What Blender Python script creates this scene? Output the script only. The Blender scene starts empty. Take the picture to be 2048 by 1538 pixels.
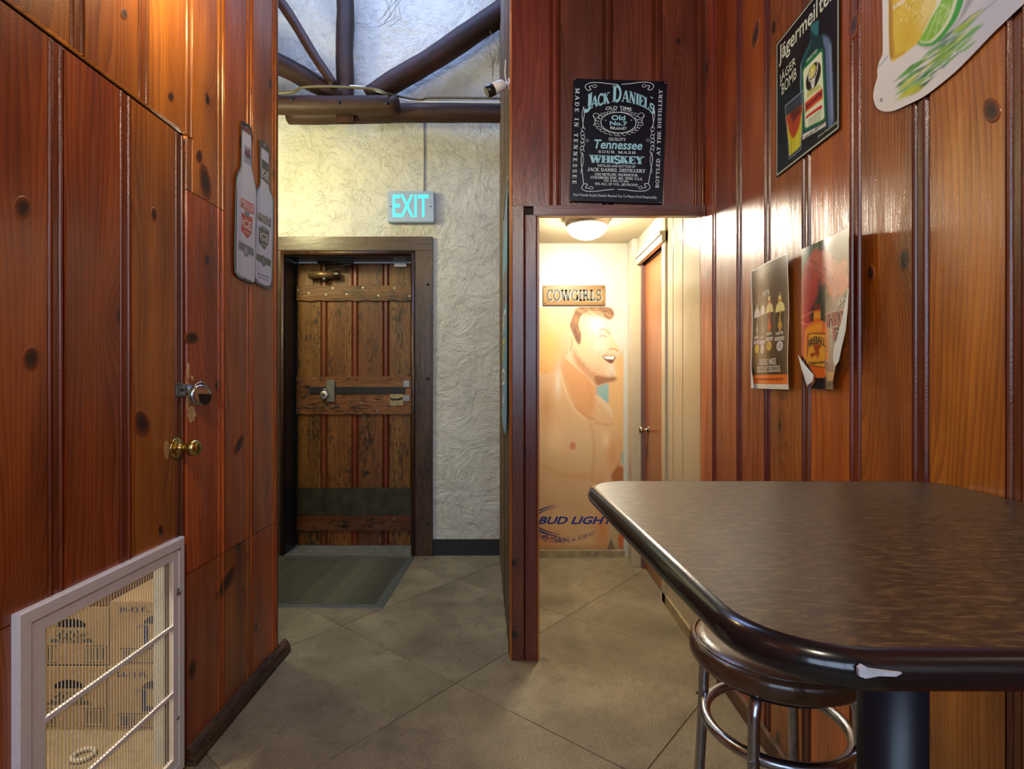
import bpy, bmesh, math, random
import numpy as np
from mathutils import Vector, Matrix
random.seed(7)
R = math.radians
SC = bpy.context.scene
COL = SC.collection

# ------------------------------------------------------------------ camera
F = 1081.0; CX = 1024.0; HY = 762.0; HC = 1.25       # focal length / horizon in px of the 2048x1538 frame, eye height
cam = bpy.data.cameras.new('camera'); cam.sensor_width = 36.0; cam.lens = F/2048*36
cam.shift_y = -(769-HY)/2048; cam.clip_start = 0.02; cam.clip_end = 100
camo = bpy.data.objects.new('camera', cam); COL.objects.link(camo)
camo.location = (0, 0, HC); camo.rotation_euler = (R(90), 0, 0)
SC.camera = camo

# ------------------------------------------------------------------ world, lights, exposure
SC.view_settings.view_transform = 'Standard'; SC.view_settings.look = 'None'
SC.view_settings.gamma = 1; SC.view_settings.use_curve_mapping = False
SC.view_settings.exposure = 0.0
SC.cycles.max_bounces = 6; SC.cycles.diffuse_bounces = 3; SC.cycles.glossy_bounces = 3; SC.cycles.caustics_reflective = False; SC.cycles.caustics_refractive = False
W = bpy.data.worlds.new('sky'); SC.world = W; W.use_nodes = True
W.node_tree.nodes['Background'].inputs[0].default_value = (0.75, 0.88, 1.0, 1)
W.node_tree.nodes['Background'].inputs[1].default_value = 3.0

def area(name, loc, target, sx, sy, power, col):
    l = bpy.data.lights.new(name, 'AREA'); l.shape = 'RECTANGLE'; l.size = sx; l.size_y = sy; l.energy = power; l.color = col
    o = bpy.data.objects.new(name, l); COL.objects.link(o); o.location = loc
    o.rotation_euler = (Vector(target)-Vector(loc)).to_track_quat('-Z', 'Y').to_euler()
    return o
def bulb(name, loc, power, col, r=0.08):
    l = bpy.data.lights.new(name, 'POINT'); l.energy = power; l.color = col; l.shadow_soft_size = r
    o = bpy.data.objects.new(name, l); COL.objects.link(o); o.location = loc
    return o
area('window_daylight', (-0.6, -3.97, 2.4), (-0.6, 2.4, 2.4), 4.2, 2.0, 150, (0.58, 0.74, 1.0))
area('skylight_daylight', (-0.85, 3.05, 4.385), (-0.85, 3.05, 0), 1.6, 1.2, 44, (0.36, 0.53, 1.0))
bulb('alcove_bulb', (-1.78, 2.98, 2.55), 54, (0.97, 0.90, 0.46), 0.14)
bulb('passage_bulb', (-0.84, 1.56, 2.55), 15, (1.0, 0.78, 0.34), 0.06)
bulb('bar_bulb', (-0.12, -0.4, 2.7), 56, (1.0, 0.84, 0.62), 0.10)
bulb('closet_bulb', (-1.5, 1.25, 2.0), 95, (1.0, 0.9, 0.62), 0.06)

# ------------------------------------------------------------------ helpers
def lin(c):
    out = []
    for v in c:
        v = v/255.0
        out.append(v/12.92 if v <= 0.04045 else ((v+0.055)/1.055)**2.4)
    return tuple(out)
def tag(o, label=None, cat=None, group=None, kind=None):
    if label: o['label'] = label
    if cat: o['category'] = cat
    if group: o['group'] = group
    if kind: o['kind'] = kind
    return o
def empty(name, loc=(0, 0, 0), rz=0, **k):
    o = bpy.data.objects.new(name, None); COL.objects.link(o); o.location = loc; o.rotation_euler = (0, 0, rz)
    o.empty_display_size = 0.05
    return tag(o, **k)
def link(name, me, mat=None, parent=None, smooth=False, loc=None, rz=0, **k):
    o = bpy.data.objects.new(name, me); COL.objects.link(o)
    if mat is not None and not me.materials: me.materials.append(mat)
    if smooth:
        me.polygons.foreach_set('use_smooth', [True]*len(me.polygons))
    if parent: o.parent = parent
    if loc is not None: o.location = loc
    if rz: o.rotation_euler = (0, 0, rz)
    return tag(o, **k)
def mesh(verts, faces, name='m'):
    me = bpy.data.meshes.new(name); me.from_pydata([tuple(v) for v in verts], [], [tuple(f) for f in faces]); me.update()
    return me
def bm_mesh(bm, name='m'):
    me = bpy.data.meshes.new(name); bm.normal_update(); bm.to_mesh(me); bm.free(); return me
class MB:
    """collects simple solids into one mesh"""
    def __init__(s): s.v = []; s.f = []
    def add(s, v, f):
        n = len(s.v); s.v += [tuple(p) for p in v]; s.f += [tuple(i+n for i in q) for q in f]; return s
    def box(s, x0, x1, y0, y1, z0, z1):
        return s.add([(x0,y0,z0),(x1,y0,z0),(x1,y1,z0),(x0,y1,z0),(x0,y0,z1),(x1,y0,z1),(x1,y1,z1),(x0,y1,z1)],
                     [(0,3,2,1),(4,5,6,7),(0,1,5,4),(1,2,6,5),(2,3,7,6),(3,0,4,7)])
    def prism(s, pts, z0, z1):
        n = len(pts)
        return s.add([(x,y,z0) for x,y in pts]+[(x,y,z1) for x,y in pts],
                     [tuple(reversed(range(n))), tuple(range(n,2*n))]+[(i,(i+1)%n,n+(i+1)%n,n+i) for i in range(n)])
    def slab(s, pts, y0, y1):          # outline in x,z, thickness in y (front y0 < y1)
        n = len(pts)
        return s.add([(x,y0,z) for x,z in pts]+[(x,y1,z) for x,z in pts],
                     [tuple(range(n)), tuple(reversed(range(n,2*n)))]+[((i+1)%n,i,n+i,n+(i+1)%n) for i in range(n)])
    def tube(s, path, r, n=10, closed=False, caps=True):
        P = [Vector(p) for p in path]; m = len(P); rr = r if isinstance(r,(list,tuple)) else [r]*m
        up = Vector((0,0,1)); v = []; prev = None
        for i in range(m):
            a = P[(i-1)%m] if (closed or i>0) else P[i]; b = P[(i+1)%m] if (closed or i<m-1) else P[i]
            t = (b-a).normalized()
            if prev is None:
                ref = up if abs(t.z) < 0.9 else Vector((1,0,0)); nrm = t.cross(ref).normalized()
            else:
                nrm = (prev - t*prev.dot(t)).normalized()
            prev = nrm; bi = t.cross(nrm)
            for k in range(n):
                an = 2*math.pi*k/n; v.append(P[i]+(nrm*math.cos(an)+bi*math.sin(an))*rr[i])
        f = []
        for i in range(m if closed else m-1):
            j = (i+1)%m
            for k in range(n): f.append((i*n+k, i*n+(k+1)%n, j*n+(k+1)%n, j*n+k))
        if caps and not closed: f += [tuple(reversed(range(n))), tuple(range((m-1)*n, m*n))]
        return s.add(v, f)
    def lathe(s, prof, n=32, c=(0,0,0), axis='z'):
        v = []; f = []; m = len(prof)
        for r, h in prof:
            for k in range(n):
                a = 2*math.pi*k/n; x, y = r*math.cos(a), r*math.sin(a)
                p = (x,y,h) if axis == 'z' else ((x,-h,y) if axis == 'y' else (h,x,y))
                v.append((p[0]+c[0], p[1]+c[1], p[2]+c[2]))
        for i in range(m-1):
            for k in range(n): f.append((i*n+k, i*n+(k+1)%n, (i+1)*n+(k+1)%n, (i+1)*n+k))
        f += [tuple(reversed(range(n))), tuple(range((m-1)*n, m*n))]
        return s.add(v, f)
    def build(s, name, mat, parent=None, smooth=False, bevel=0, **k):
        me = mesh(s.v, s.f, name)
        bm = bmesh.new(); bm.from_mesh(me); bmesh.ops.recalc_face_normals(bm, faces=bm.faces)
        if bevel: bmesh.ops.bevel(bm, geom=list(bm.edges), offset=bevel, segments=2, affect='EDGES', clamp_overlap=True)
        bm.to_mesh(me); bm.free()
        o = link(name, me, mat, parent, **k)
        if smooth:
            me.polygons.foreach_set('use_smooth', [len(p.vertices) <= 4 for p in me.polygons])
        return o
def dup(o, parent=None, name=None):
    c = o.copy(); COL.objects.link(c)
    if parent: c.parent = parent
    return c

# ------------------------------------------------------------------ materials
def newmat(name):
    m = bpy.data.materials.new(name); m.use_nodes = True; nt = m.node_tree
    b = nt.nodes['Principled BSDF']
    return m, nt, b
def N(nt, typ, **kw):
    n = nt.nodes.new('ShaderNode'+typ)
    for k, v in kw.items():
        if k.startswith('i_'): n.inputs[k[2:].replace('_', ' ')].default_value = v
        else: setattr(n, k, v)
    return n
def L(nt, a, b): nt.links.new(a, b)
def math_(nt, op, a, b=None, c=None):
    n = nt.nodes.new('ShaderNodeMath'); n.operation = op
    for i, v in enumerate((a, b, c)):
        if v is None: continue
        if isinstance(v, (int, float)): n.inputs[i].default_value = v
        else: nt.links.new(v, n.inputs[i])
    return n.outputs[0]
def ramp(nt, fac, stops):
    n = nt.nodes.new('ShaderNodeValToRGB'); cr = n.color_ramp
    while len(cr.elements) > len(stops): cr.elements.remove(cr.elements[-1])
    while len(cr.elements) < len(stops): cr.elements.new(0.5)
    for e, (p, c) in zip(cr.elements, stops):
        e.position = p; e.color = (c[0], c[1], c[2], 1) if len(c) == 3 else c
    nt.links.new(fac, n.inputs[0]); return n.outputs[0]
def mix(nt, fac, a, b, mode='MIX'):
    n = nt.nodes.new('ShaderNodeMix'); n.data_type = 'RGBA'; n.blend_type = mode
    for s, v in ((n.inputs['Factor'], fac), (n.inputs['A'], a), (n.inputs['B'], b)):
        if isinstance(v, (int, float)): s.default_value = v
        elif isinstance(v, tuple): s.default_value = (v[0], v[1], v[2], 1)
        else: nt.links.new(v, s)
    return n.outputs['Result']
def noise(nt, vec, scale, detail=3, rough=0.5, dist=0.0):
    n = nt.nodes.new('ShaderNodeTexNoise'); n.inputs['Scale'].default_value = scale; n.inputs['Detail'].default_value = detail
    n.inputs['Roughness'].default_value = rough; n.inputs['Distortion'].default_value = dist
    if vec is not None: nt.links.new(vec, n.inputs['Vector'])
    return n.outputs['Fac']
def mapping(nt, vec, scale=(1,1,1), loc=(0,0,0), rot=(0,0,0)):
    n = nt.nodes.new('ShaderNodeMapping'); n.inputs['Scale'].default_value = scale; n.inputs['Location'].default_value = loc
    n.inputs['Rotation'].default_value = rot
    nt.links.new(vec, n.inputs['Vector']); return n.outputs[0]
def bump(nt, h, strength, dist, b, prev=None):
    n = nt.nodes.new('ShaderNodeBump'); n.inputs['Strength'].default_value = strength; n.inputs['Distance'].default_value = dist
    nt.links.new(h, n.inputs['Height'])
    if prev is not None: nt.links.new(prev, n.inputs['Normal'])
    if b is not None: nt.links.new(n.outputs[0], b.inputs['Normal'])
    return n.outputs[0]
def plain(name, col, rough=0.5, metal=0.0, spec=0.5, emit=None, es=1.0, var=0.0, vscale=30, bumpd=0.0, coat=0.0):
    m, nt, b = newmat(name)
    b.inputs['Base Color'].default_value = (*col, 1); b.inputs['Roughness'].default_value = rough; b.inputs['Metallic'].default_value = metal
    b.inputs['Specular IOR Level'].default_value = spec; b.inputs['Coat Weight'].default_value = coat; b.inputs['Coat Roughness'].default_value = 0.08
    if emit:
        b.inputs['Emission Color'].default_value = (*emit, 1); b.inputs['Emission Strength'].default_value = es
    tc = N(nt, 'TexCoord').outputs['Object']
    if var:
        n1 = noise(nt, tc, vscale, 5, 0.62)
        L(nt, ramp(nt, n1, [(0.25, tuple(c*(1-var) for c in col)), (0.75, tuple(min(1, c*(1+var)) for c in col))]), b.inputs['Base Color'])
    if bumpd: bump(nt, noise(nt, tc, vscale*3, 4), 0.5, bumpd, b)
    return m
def wood(name, lo, mid, dark, rough=0.36, coat=0.75, knots=1.0, grain=1.0, wear=0.0, bumps=1.0, croughness=0.24, flat=False):
    """pine: board runs along local z, width along local x; every board gets its own piece of log from Object Info random"""
    m, nt, b = newmat(name)
    tc = N(nt, 'TexCoord').outputs['Object']; rnd = N(nt, 'ObjectInfo').outputs['Random']
    off = N(nt, 'CombineXYZ'); L(nt, math_(nt, 'MULTIPLY', rnd, 37.0), off.inputs[0]); L(nt, math_(nt, 'MULTIPLY', rnd, 91.0), off.inputs[2])
    va = N(nt, 'VectorMath', operation='ADD'); L(nt, tc, va.inputs[0]); L(nt, off.outputs[0], va.inputs[1]); vec = va.outputs[0]
    if flat:
        vec = mapping(nt, vec, rot=(0, R(90), 0)); tc = vec
    sep = N(nt, 'SeparateXYZ'); L(nt, vec, sep.inputs[0]); X, Z = sep.outputs[0], sep.outputs[2]
    # knots: voronoi cells in the board plane, only some cells carry one
    kc = N(nt, 'CombineXYZ'); L(nt, math_(nt, 'MULTIPLY', X, 4.2), kc.inputs[0]); L(nt, math_(nt, 'MULTIPLY', Z, 2.5), kc.inputs[1])
    vo = N(nt, 'TexVoronoi', voronoi_dimensions='2D'); vo.inputs['Scale'].default_value = 1.0; L(nt, kc.outputs[0], vo.inputs['Vector'])
    sc = N(nt, 'SeparateColor'); L(nt, vo.outputs['Color'], sc.inputs[0])
    has = math_(nt, 'LESS_THAN', sc.outputs[0], 0.32*knots)
    size = math_(nt, 'MULTIPLY_ADD', sc.outputs[1], 0.05, 0.035)
    kd = math_(nt, 'DIVIDE', vo.outputs['Distance'], size)               # 1 = rim of the knot
    kn = math_(nt, 'ADD', kd, math_(nt, 'MULTIPLY_ADD', noise(nt, tc, 60, 2), 0.6, -0.3))
    halo = math_(nt, 'MULTIPLY', has, math_(nt, 'POWER', 2.718, math_(nt, 'MULTIPLY', kd, -0.42)))
    core = math_(nt, 'MULTIPLY', has, ramp(nt, kn, [(0.55, (1,1,1)), (1.0, (0,0,0))]))
    # growth rings: flowing bands bent around the knots
    v2 = mapping(nt, vec, (5.0, 1, 0.55)); warp = noise(nt, v2, 1.0, 2, 0.45)
    v3 = mapping(nt, vec, (30, 1, 0.7)); warp2 = noise(nt, v3, 1.0, 2, 0.5)
    ph = math_(nt, 'ADD', math_(nt, 'MULTIPLY', X, 62.0), math_(nt, 'ADD', math_(nt, 'MULTIPLY', warp, 17.0), math_(nt, 'MULTIPLY', halo, 5.0)))
    ph = math_(nt, 'ADD', ph, math_(nt, 'MULTIPLY', warp2, 0.8))
    fr = math_(nt, 'FRACT', ph)
    ring = math_(nt, 'POWER', fr, 2.2)
    fib = noise(nt, mapping(nt, vec, (380, 20, 5)), 1.0, 3, 0.6)
    blot = noise(nt, mapping(nt, vec, (9, 3, 1.3)), 1.0, 3, 0.55)
    g = math_(nt, 'ADD', math_(nt, 'MULTIPLY', ring, 0.28*grain), math_(nt, 'MULTIPLY_ADD', fib, 0.45, -0.12))
    g = math_(nt, 'ADD', g, math_(nt, 'MULTIPLY_ADD', blot, 1.25, -0.48))
    c = ramp(nt, g, [(0.05, lo), (0.42, mid), (0.95, dark)])
    vv = math_(nt, 'MULTIPLY_ADD', math_(nt, 'FRACT', math_(nt, 'MULTIPLY', rnd, 7.13)), 0.5, 0.75)
    hs = N(nt, 'HueSaturation'); hs.inputs['Hue'].default_value = 0.5; L(nt, vv, hs.inputs['Value']); L(nt, c, hs.inputs['Color'])
    L(nt, math_(nt, 'MULTIPLY_ADD', math_(nt, 'FRACT', math_(nt, 'MULTIPLY', rnd, 3.7)), 0.022, 0.488), hs.inputs['Hue'])
    c = mix(nt, math_(nt, 'MULTIPLY', halo, 0.55), hs.outputs[0], tuple(x*0.55 for x in dark))
    c = mix(nt, core, c, tuple(x*0.22 for x in dark))
    if wear:
        wn = noise(nt, mapping(nt, vec, (55, 55, 16)), 1.0, 6, 0.74)
        wn = math_(nt, 'ADD', wn, math_(nt, 'MULTIPLY_ADD', noise(nt, mapping(nt, vec, (7, 7, 2.5)), 1.0, 3), 0.5, -0.25))
        c = mix(nt, ramp(nt, wn, [(0.50, (0,0,0)), (0.64, (wear, wear, wear))]), c, tuple(x*0.12 for x in dark))
    # fine pale scratches
    sv = mapping(nt, vec, (9, 9, 60), rot=(0, 0.35, 0)); sn = noise(nt, sv, 1.0, 4, 0.7)
    c = mix(nt, ramp(nt, sn, [(0.735, (0,0,0)), (0.80, (0.35,0.35,0.35))]), c, (0.55, 0.33, 0.17))
    L(nt, c, b.inputs['Base Color'])
    b.inputs['Roughness'].default_value = rough; b.inputs['Coat Weight'].default_value = coat; b.inputs['Coat Roughness'].default_value = croughness
    b.inputs['Specular IOR Level'].default_value = 0.4
    h1 = bump(nt, noise(nt, mapping(nt, vec, (14, 14, 2.2)), 1.0, 3), 0.7*bumps, 0.006, None)
    h2 = bump(nt, math_(nt, 'ADD', ring, math_(nt, 'MULTIPLY', fib, 1.2)), 0.22*bumps, 0.0012, None, h1)
    h3 = bump(nt, noise(nt, vec, 210, 2), 0.3*bumps, 0.0014, b, h2)
    L(nt, h2, b.inputs['Coat Normal']) if False else L(nt, h3, b.inputs['Coat Normal'])
    return m
M = {}
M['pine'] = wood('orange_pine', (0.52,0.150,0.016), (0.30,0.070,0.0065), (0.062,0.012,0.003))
M['pine_red'] = wood('shaded_red_pine', (0.20,0.048,0.016), (0.115,0.024,0.009), (0.036,0.008,0.005), knots=0.9)  # partition pine: redder stain, with the header's shade put into the darker colour
M['bead_red'] = wood('dark_red_bead', (0.20,0.042,0.012), (0.13,0.024,0.008), (0.04,0.008,0.004), knots=0.2)
M['bead_orange'] = wood('red_orange_bead', (0.34,0.085,0.014), (0.21,0.045,0.008), (0.06,0.012,0.004), knots=0.3)
M['pine_red_shaded_h'] = wood('shaded_red_pine_rail', (0.24,0.06,0.02), (0.14,0.03,0.011), (0.04,0.01,0.006), knots=0.3, flat=True)  # same pine for the header rail, shade likewise mixed into its colour
M['door_wood'] = wood('old_door_pine', (0.25,0.100,0.019), (0.145,0.049,0.009), (0.035,0.012,0.004), rough=0.5, coat=0.25, wear=0.95, knots=0.6)
M['ledge_wood'] = wood('ledge_pine', (0.25,0.10,0.03), (0.15,0.055,0.014), (0.045,0.016,0.006), rough=0.5, coat=0.2, wear=0.9, knots=0.5)
M['dark_wood'] = wood('dark_trim_wood', (0.10,0.045,0.022), (0.055,0.024,0.012), (0.018,0.009,0.006), rough=0.42, coat=0.35, wear=0.6, knots=0.2)
M['log'] = wood('peeled_log_stain', (0.060,0.019,0.009), (0.032,0.010,0.006), (0.012,0.005,0.004), rough=0.62, coat=0.03, knots=0.5, wear=0.4)
M['veneer'] = wood('door_veneer', (0.50,0.19,0.03), (0.40,0.14,0.018), (0.27,0.08,0.01), rough=0.3, coat=0.4, knots=0.0, grain=0.6, bumps=0.3)
M['sign_wood'] = wood('sign_wood', (0.27,0.14,0.035), (0.20,0.095,0.02), (0.11,0.05,0.012), knots=0.0, grain=0.7, coat=0.3)
M['dusty_wood'] = wood('dusty_base_wood', (0.17,0.095,0.05), (0.10,0.052,0.028), (0.035,0.018,0.012), rough=0.6, coat=0.1, knots=0.1, wear=0.7, flat=True)
M['dark_wood_h'] = wood('dark_head_wood', (0.10,0.045,0.022), (0.055,0.024,0.012), (0.018,0.009,0.006), rough=0.42, coat=0.35, wear=0.6, knots=0.2, flat=True)

def stucco(name, a, c_):
    m, nt, b = newmat(name); tc = N(nt, 'TexCoord').outputs['Object']
    n1 = noise(nt, tc, 5.5, 8, 0.62, 1.1); n2 = noise(nt, tc, 26, 6, 0.6, 0.6); n3 = noise(nt, tc, 2.2, 4, 0.5)
    crease = math_(nt, 'ABSOLUTE', math_(nt, 'SUBTRACT', noise(nt, mapping(nt, tc, (4.5, 4.5, 9)), 1.0, 7, 0.62, 1.2), 0.5))
    cr = ramp(nt, crease, [(0.0, (0,0,0)), (0.012, (1,1,1))])
    col = ramp(nt, n3, [(0.3, a), (0.7, c_)])
    st = noise(nt, mapping(nt, tc, (30, 30, 14)), 1.0, 6, 0.75)
    col = mix(nt, ramp(nt, st, [(0.62, (0,0,0)), (0.78, (0.45,0.45,0.45))]), col, (0.26, 0.21, 0.13))
    col = mix(nt, mix(nt, cr, 0.28 if False else (0.22,0.22,0.22), (0,0,0)), col, (0.20, 0.15, 0.10))
    L(nt, col, b.inputs['Base Color']); b.inputs['Roughness'].default_value = 0.72
    h1 = bump(nt, n1, 0.8, 0.045, None); h2 = bump(nt, n2, 0.65, 0.012, None, h1); bump(nt, cr, 0.45, 0.006, b, h2)
    return m
M['stucco'] = stucco('trowelled_stucco', (0.62,0.60,0.54), (0.74,0.72,0.66))
M['white_wall'] = plain('painted_white_wall', lin((196,190,176)), 0.35, var=0.06, vscale=9, bumpd=0.0035, coat=0.25)
M['cream_paint'] = plain('cream_gloss_paint', lin((190,176,144)), 0.28, var=0.06, vscale=14, bumpd=0.0012, coat=0.5)
M['ceil'] = plain('corridor_ceiling', lin((196,184,154)), 0.6, var=0.04)
M['black_base'] = plain('black_rubber_base', (0.018,0.018,0.02), 0.42, var=0.4, vscale=40)
M['backing'] = plain('wall_backing', (0.03,0.014,0.008), 0.8)
M['plain_brown'] = plain('far_room_wall', (0.16,0.07,0.03), 0.6, var=0.2, vscale=3)
M['roof_boards'] = plain('roof_boards', (0.10,0.06,0.04), 0.7, var=0.2, vscale=3)
def floormat():
    m, nt, b = newmat('scored_concrete'); tc = N(nt, 'TexCoord').outputs['Object']
    rnd = N(nt, 'ObjectInfo').outputs['Location']
    va = N(nt, 'VectorMath', operation='ADD'); L(nt, tc, va.inputs[0]); L(nt, rnd, va.inputs[1]); v = va.outputs[0]
    n1 = noise(nt, v, 2.6, 5, 0.6); n2 = ramp(nt, noise(nt, v, 130, 3, 0.65), [(0.36, (0,0,0)), (0.66, (1,1,1))]); n3 = noise(nt, v, 11, 5, 0.65, 0.8)
    c = ramp(nt, n1, [(0.3, (0.185,0.143,0.075)), (0.7, (0.44,0.36,0.215))])
    c = mix(nt, math_(nt, 'MULTIPLY', n2, 0.55), c, (0.115, 0.092, 0.062))
    c = mix(nt, ramp(nt, n3, [(0.50, (0,0,0)), (0.74, (0.7,0.7,0.7))]), c, (0.13,0.105,0.07))
    vo = N(nt, 'TexVoronoi'); vo.inputs['Scale'].default_value = 2.3; L(nt, v, vo.inputs['Vector'])
    c = mix(nt, ramp(nt, vo.outputs['Distance'], [(0.045, (0.6,0.6,0.6)), (0.065, (0,0,0))]), c, (0.085,0.075,0.065))
    L(nt, c, b.inputs['Base Color']); L(nt, ramp(nt, n1, [(0.3,(0.42,)*3), (0.7,(0.6,)*3)]), b.inputs['Roughness'])
    h = bump(nt, n2, 0.55, 0.0035, None); bump(nt, noise(nt, v, 50, 3), 0.5, 0.006, b, h)
    return m
M['floor'] = floormat()
M['joint'] = plain('floor_joint', (0.16,0.13,0.085), 0.85)
M['white_metal'] = plain('white_enamel_metal', lin((238,236,246)), 0.32, var=0.07, vscale=60)
M['slat_metal'] = plain('slat_enamel', lin((232,230,222)), 0.4, var=0.12, vscale=90)
M['brass'] = plain('aged_brass', (0.50,0.38,0.13), 0.24, 1.0, var=0.25, vscale=40)
M['steel'] = plain('worn_steel', (0.42,0.43,0.46), 0.27, 1.0, var=0.25, vscale=60)
M['dull_steel'] = plain('dull_steel', (0.30,0.29,0.27), 0.42, 1.0, var=0.35, vscale=60)
M['black_iron'] = plain('black_iron', (0.022,0.022,0.026), 0.45, 0.4, var=0.3, vscale=40)
M['bronze'] = plain('bronze_closer', (0.24,0.15,0.08), 0.4, 0.6, var=0.2)
M['black_plastic'] = plain('black_plastic', (0.012,0.012,0.014), 0.3)
M['white_plastic'] = plain('white_plastic', lin((225,228,235)), 0.35)
M['leather'] = plain('brown_vinyl', (0.085,0.040,0.018), 0.27, var=0.2, vscale=40, bumpd=0.0008, coat=0.35)
M['column'] = plain('black_powder_coat', (0.014,0.016,0.026), 0.38, var=0.2, vscale=30)
M['tband'] = plain('black_edge_band', (0.010,0.009,0.010), 0.2, coat=0.4)
def laminate():
    m, nt, b = newmat('brown_laminate'); tc = N(nt, 'TexCoord').outputs['Object']
    v = mapping(nt, tc, (40, 120, 1), rot=(0,0,0.32)); n1 = noise(nt, v, 1.0, 5, 0.75, 0.4); n2 = noise(nt, tc, 4, 4, 0.6)
    n3 = noise(nt, mapping(nt, tc, (90, 260, 1), rot=(0,0,0.32)), 1.0, 4, 0.7)
    c = ramp(nt, n1, [(0.36, (0.024,0.013,0.009)), (0.50, (0.062,0.038,0.018)), (0.64, (0.21,0.135,0.052))])
    c = mix(nt, math_(nt, 'MULTIPLY', n3, 0.5), c, (0.07,0.044,0.026)); c = mix(nt, math_(nt, 'MULTIPLY', n2, 0.45), c, (0.05,0.027,0.02))
    L(nt, c, b.inputs['Base Color']); b.inputs['Roughness'].default_value = 0.33; b.inputs['Specular IOR Level'].default_value = 0.30
    bump(nt, noise(nt, tc, 300, 2), 0.06, 0.0004, b)
    return m
M['laminate'] = laminate()
M['cardboard'] = plain('cardboard', (0.40,0.29,0.155), 0.75, var=0.12, vscale=14)
M['rubber_mat'] = plain('rubber_mat', (0.105,0.098,0.062), 0.75, var=0.85, vscale=4.5, bumpd=0.002)
M['mat_border'] = plain('mat_border', (0.09,0.10,0.085), 0.5, var=0.3, vscale=20)
M['glass_dome'] = plain('frosted_dome', (0.85,0.82,0.75), 0.4, emit=(1.0,0.90,0.70), es=185.0)
M['lamp_metal'] = plain('brushed_nickel', (0.55,0.50,0.40), 0.35, 0.9)
M['sign_metal'] = plain('exit_sign_metal', (0.36,0.46,0.60), 0.4, 0.2, var=0.08)
M['exit_letter'] = plain('exit_letter_glow', (0.05,0.5,0.5), 0.5, emit=(0.06,0.80,0.74), es=1.25)
def ink(c, rough=0.45, coat=0.0):
    key = 'ink_%d_%d_%d_%d' % (*c, int(rough*100))
    if key not in M: M[key] = plain(key, lin(c), rough, coat=coat, var=0.04, vscale=25)
    return M[key]
def printmat(name, rough=0.3, coat=0.3, wav=0.0):
    m, nt, b = newmat(name)
    a = N(nt, 'VertexColor'); a.layer_name = 'print'; L(nt, a.outputs[0], b.inputs['Base Color'])
    b.inputs['Roughness'].default_value = rough; b.inputs['Coat Weight'].default_value = coat; b.inputs['Coat Roughness'].default_value = 0.12
    if wav:
        tc = N(nt, 'TexCoord').outputs['Object']; bump(nt, noise(nt, tc, 7, 2), 0.6, wav, b)
    return m

# ------------------------------------------------------------------ pixel -> place (photo pixel plus the wall it lies on)
XL, XR, YP, YB, YE, YD = -1.057, 0.865, 2.42, 3.883, 3.84, 4.075
def onL(px, py):            # left wall, local x = world Y
    y = XL*F/(px-CX); return (y, HC+(HY-py)*y/F)
def onR(px, py):            # right wall, local x = -world Y
    y = XR*F/(px-CX); return (-y, HC+(HY-py)*y/F)
def onY(Y):                 # a wall facing the room, local x = world X
    return lambda px, py: ((px-CX)*Y/F, HC+(HY-py)*Y/F)
onP, onB, onE, onD = onY(YP), onY(YB), onY(YE), onY(YD)
def onFloor(px, py):
    y = HC*F/(py-HY); return ((px-CX)*y/F, y)

# ------------------------------------------------------------------ boards with beaded edges
def profile(w, bead):
    p = [(0, -0.007), (0.0025, -0.001), (0.006, 0)]
    if bead and w > bead+0.03:
        e = w-bead
        def rnd(a, b_, h):                      # little round bead
            return [(a+(b_-a)*t, h*math.sin(math.pi*t)-0.003) for t in (0.0, 0.2, 0.5, 0.8, 1.0)]
        p += [(e, 0), (e+0.002, -0.0045)] + rnd(e+0.003, e+0.012, 0.006) + [(e+0.014, -0.0045), (e+0.016, -0.0015), (e+bead-0.015, -0.0015), (e+bead-0.0135, -0.0045)]
        p += rnd(e+bead-0.0125, e+bead-0.0035, 0.006) + [(w-0.0015, -0.007), (w, -0.007)]
    else:
        p += [(w-0.006, 0), (w-0.0025, -0.001), (w, -0.007)]
    return p
def board(parent, x0, x1, z0, z1, mat, bead=0.046, out=0.0, th=0.017, name='board', flip=False, bmat=None):
    w = x1-x0-0.0012; pr = profile(w, bead)
    if flip: pr = [(w-a, d) for a, d in reversed(pr)]
    pts = [(a, -d) for a, d in pr] + [(w, th), (0, th)]
    mb = MB(); mb.prism(pts, 0, z1-z0-0.0008)
    o = mb.build(name, mat, parent)
    if bmat and bead and w > bead+0.03:
        o.data.materials.append(bmat)
        for p in o.data.polygons:
            if len(p.vertices) == 4 and p.center.x > w-bead-0.001 and p.center.y < th-0.001: p.material_index = 1
    o.location = (x0+0.0006, -out-random.uniform(0, 0.0012), z0); o.rotation_euler = (0, R(random.uniform(-0.03, 0.03)), R(random.uniform(-0.12, 0.12)))
    return o
def cutlist(edges, *segs):
    return [(a, b) for a, b in zip(edges[:-1], edges[1:])]

# ------------------------------------------------------------------ structure
TOP = 4.4
fl = MB().box(-3.6, 3.2, -4.0, 4.32, -0.06, -0.004).build('floor', M['joint'], kind='structure')
# scored concrete squares, turned about 49 degrees to the walls
ang = math.atan2(0.77, 0.635); T_ = 0.83; g = 0.0009
base = mesh([(-T_/2+g,-T_/2+g,-0.004),(T_/2-g,-T_/2+g,-0.004),(T_/2-g,T_/2-g,-0.004),(-T_/2+g,T_/2-g,-0.004),
             (-T_/2+g+.002,-T_/2+g+.002,0),(T_/2-g-.002,-T_/2+g+.002,0),(T_/2-g-.002,T_/2-g-.002,0),(-T_/2+g+.002,T_/2-g-.002,0)],
            [(4,5,6,7),(0,1,5,4),(1,2,6,5),(2,3,7,6),(3,0,4,7)], 'slab_square')
d2 = Vector((math.cos(ang), math.sin(ang))); d1 = Vector((math.sin(ang), -math.cos(ang)))
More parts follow.
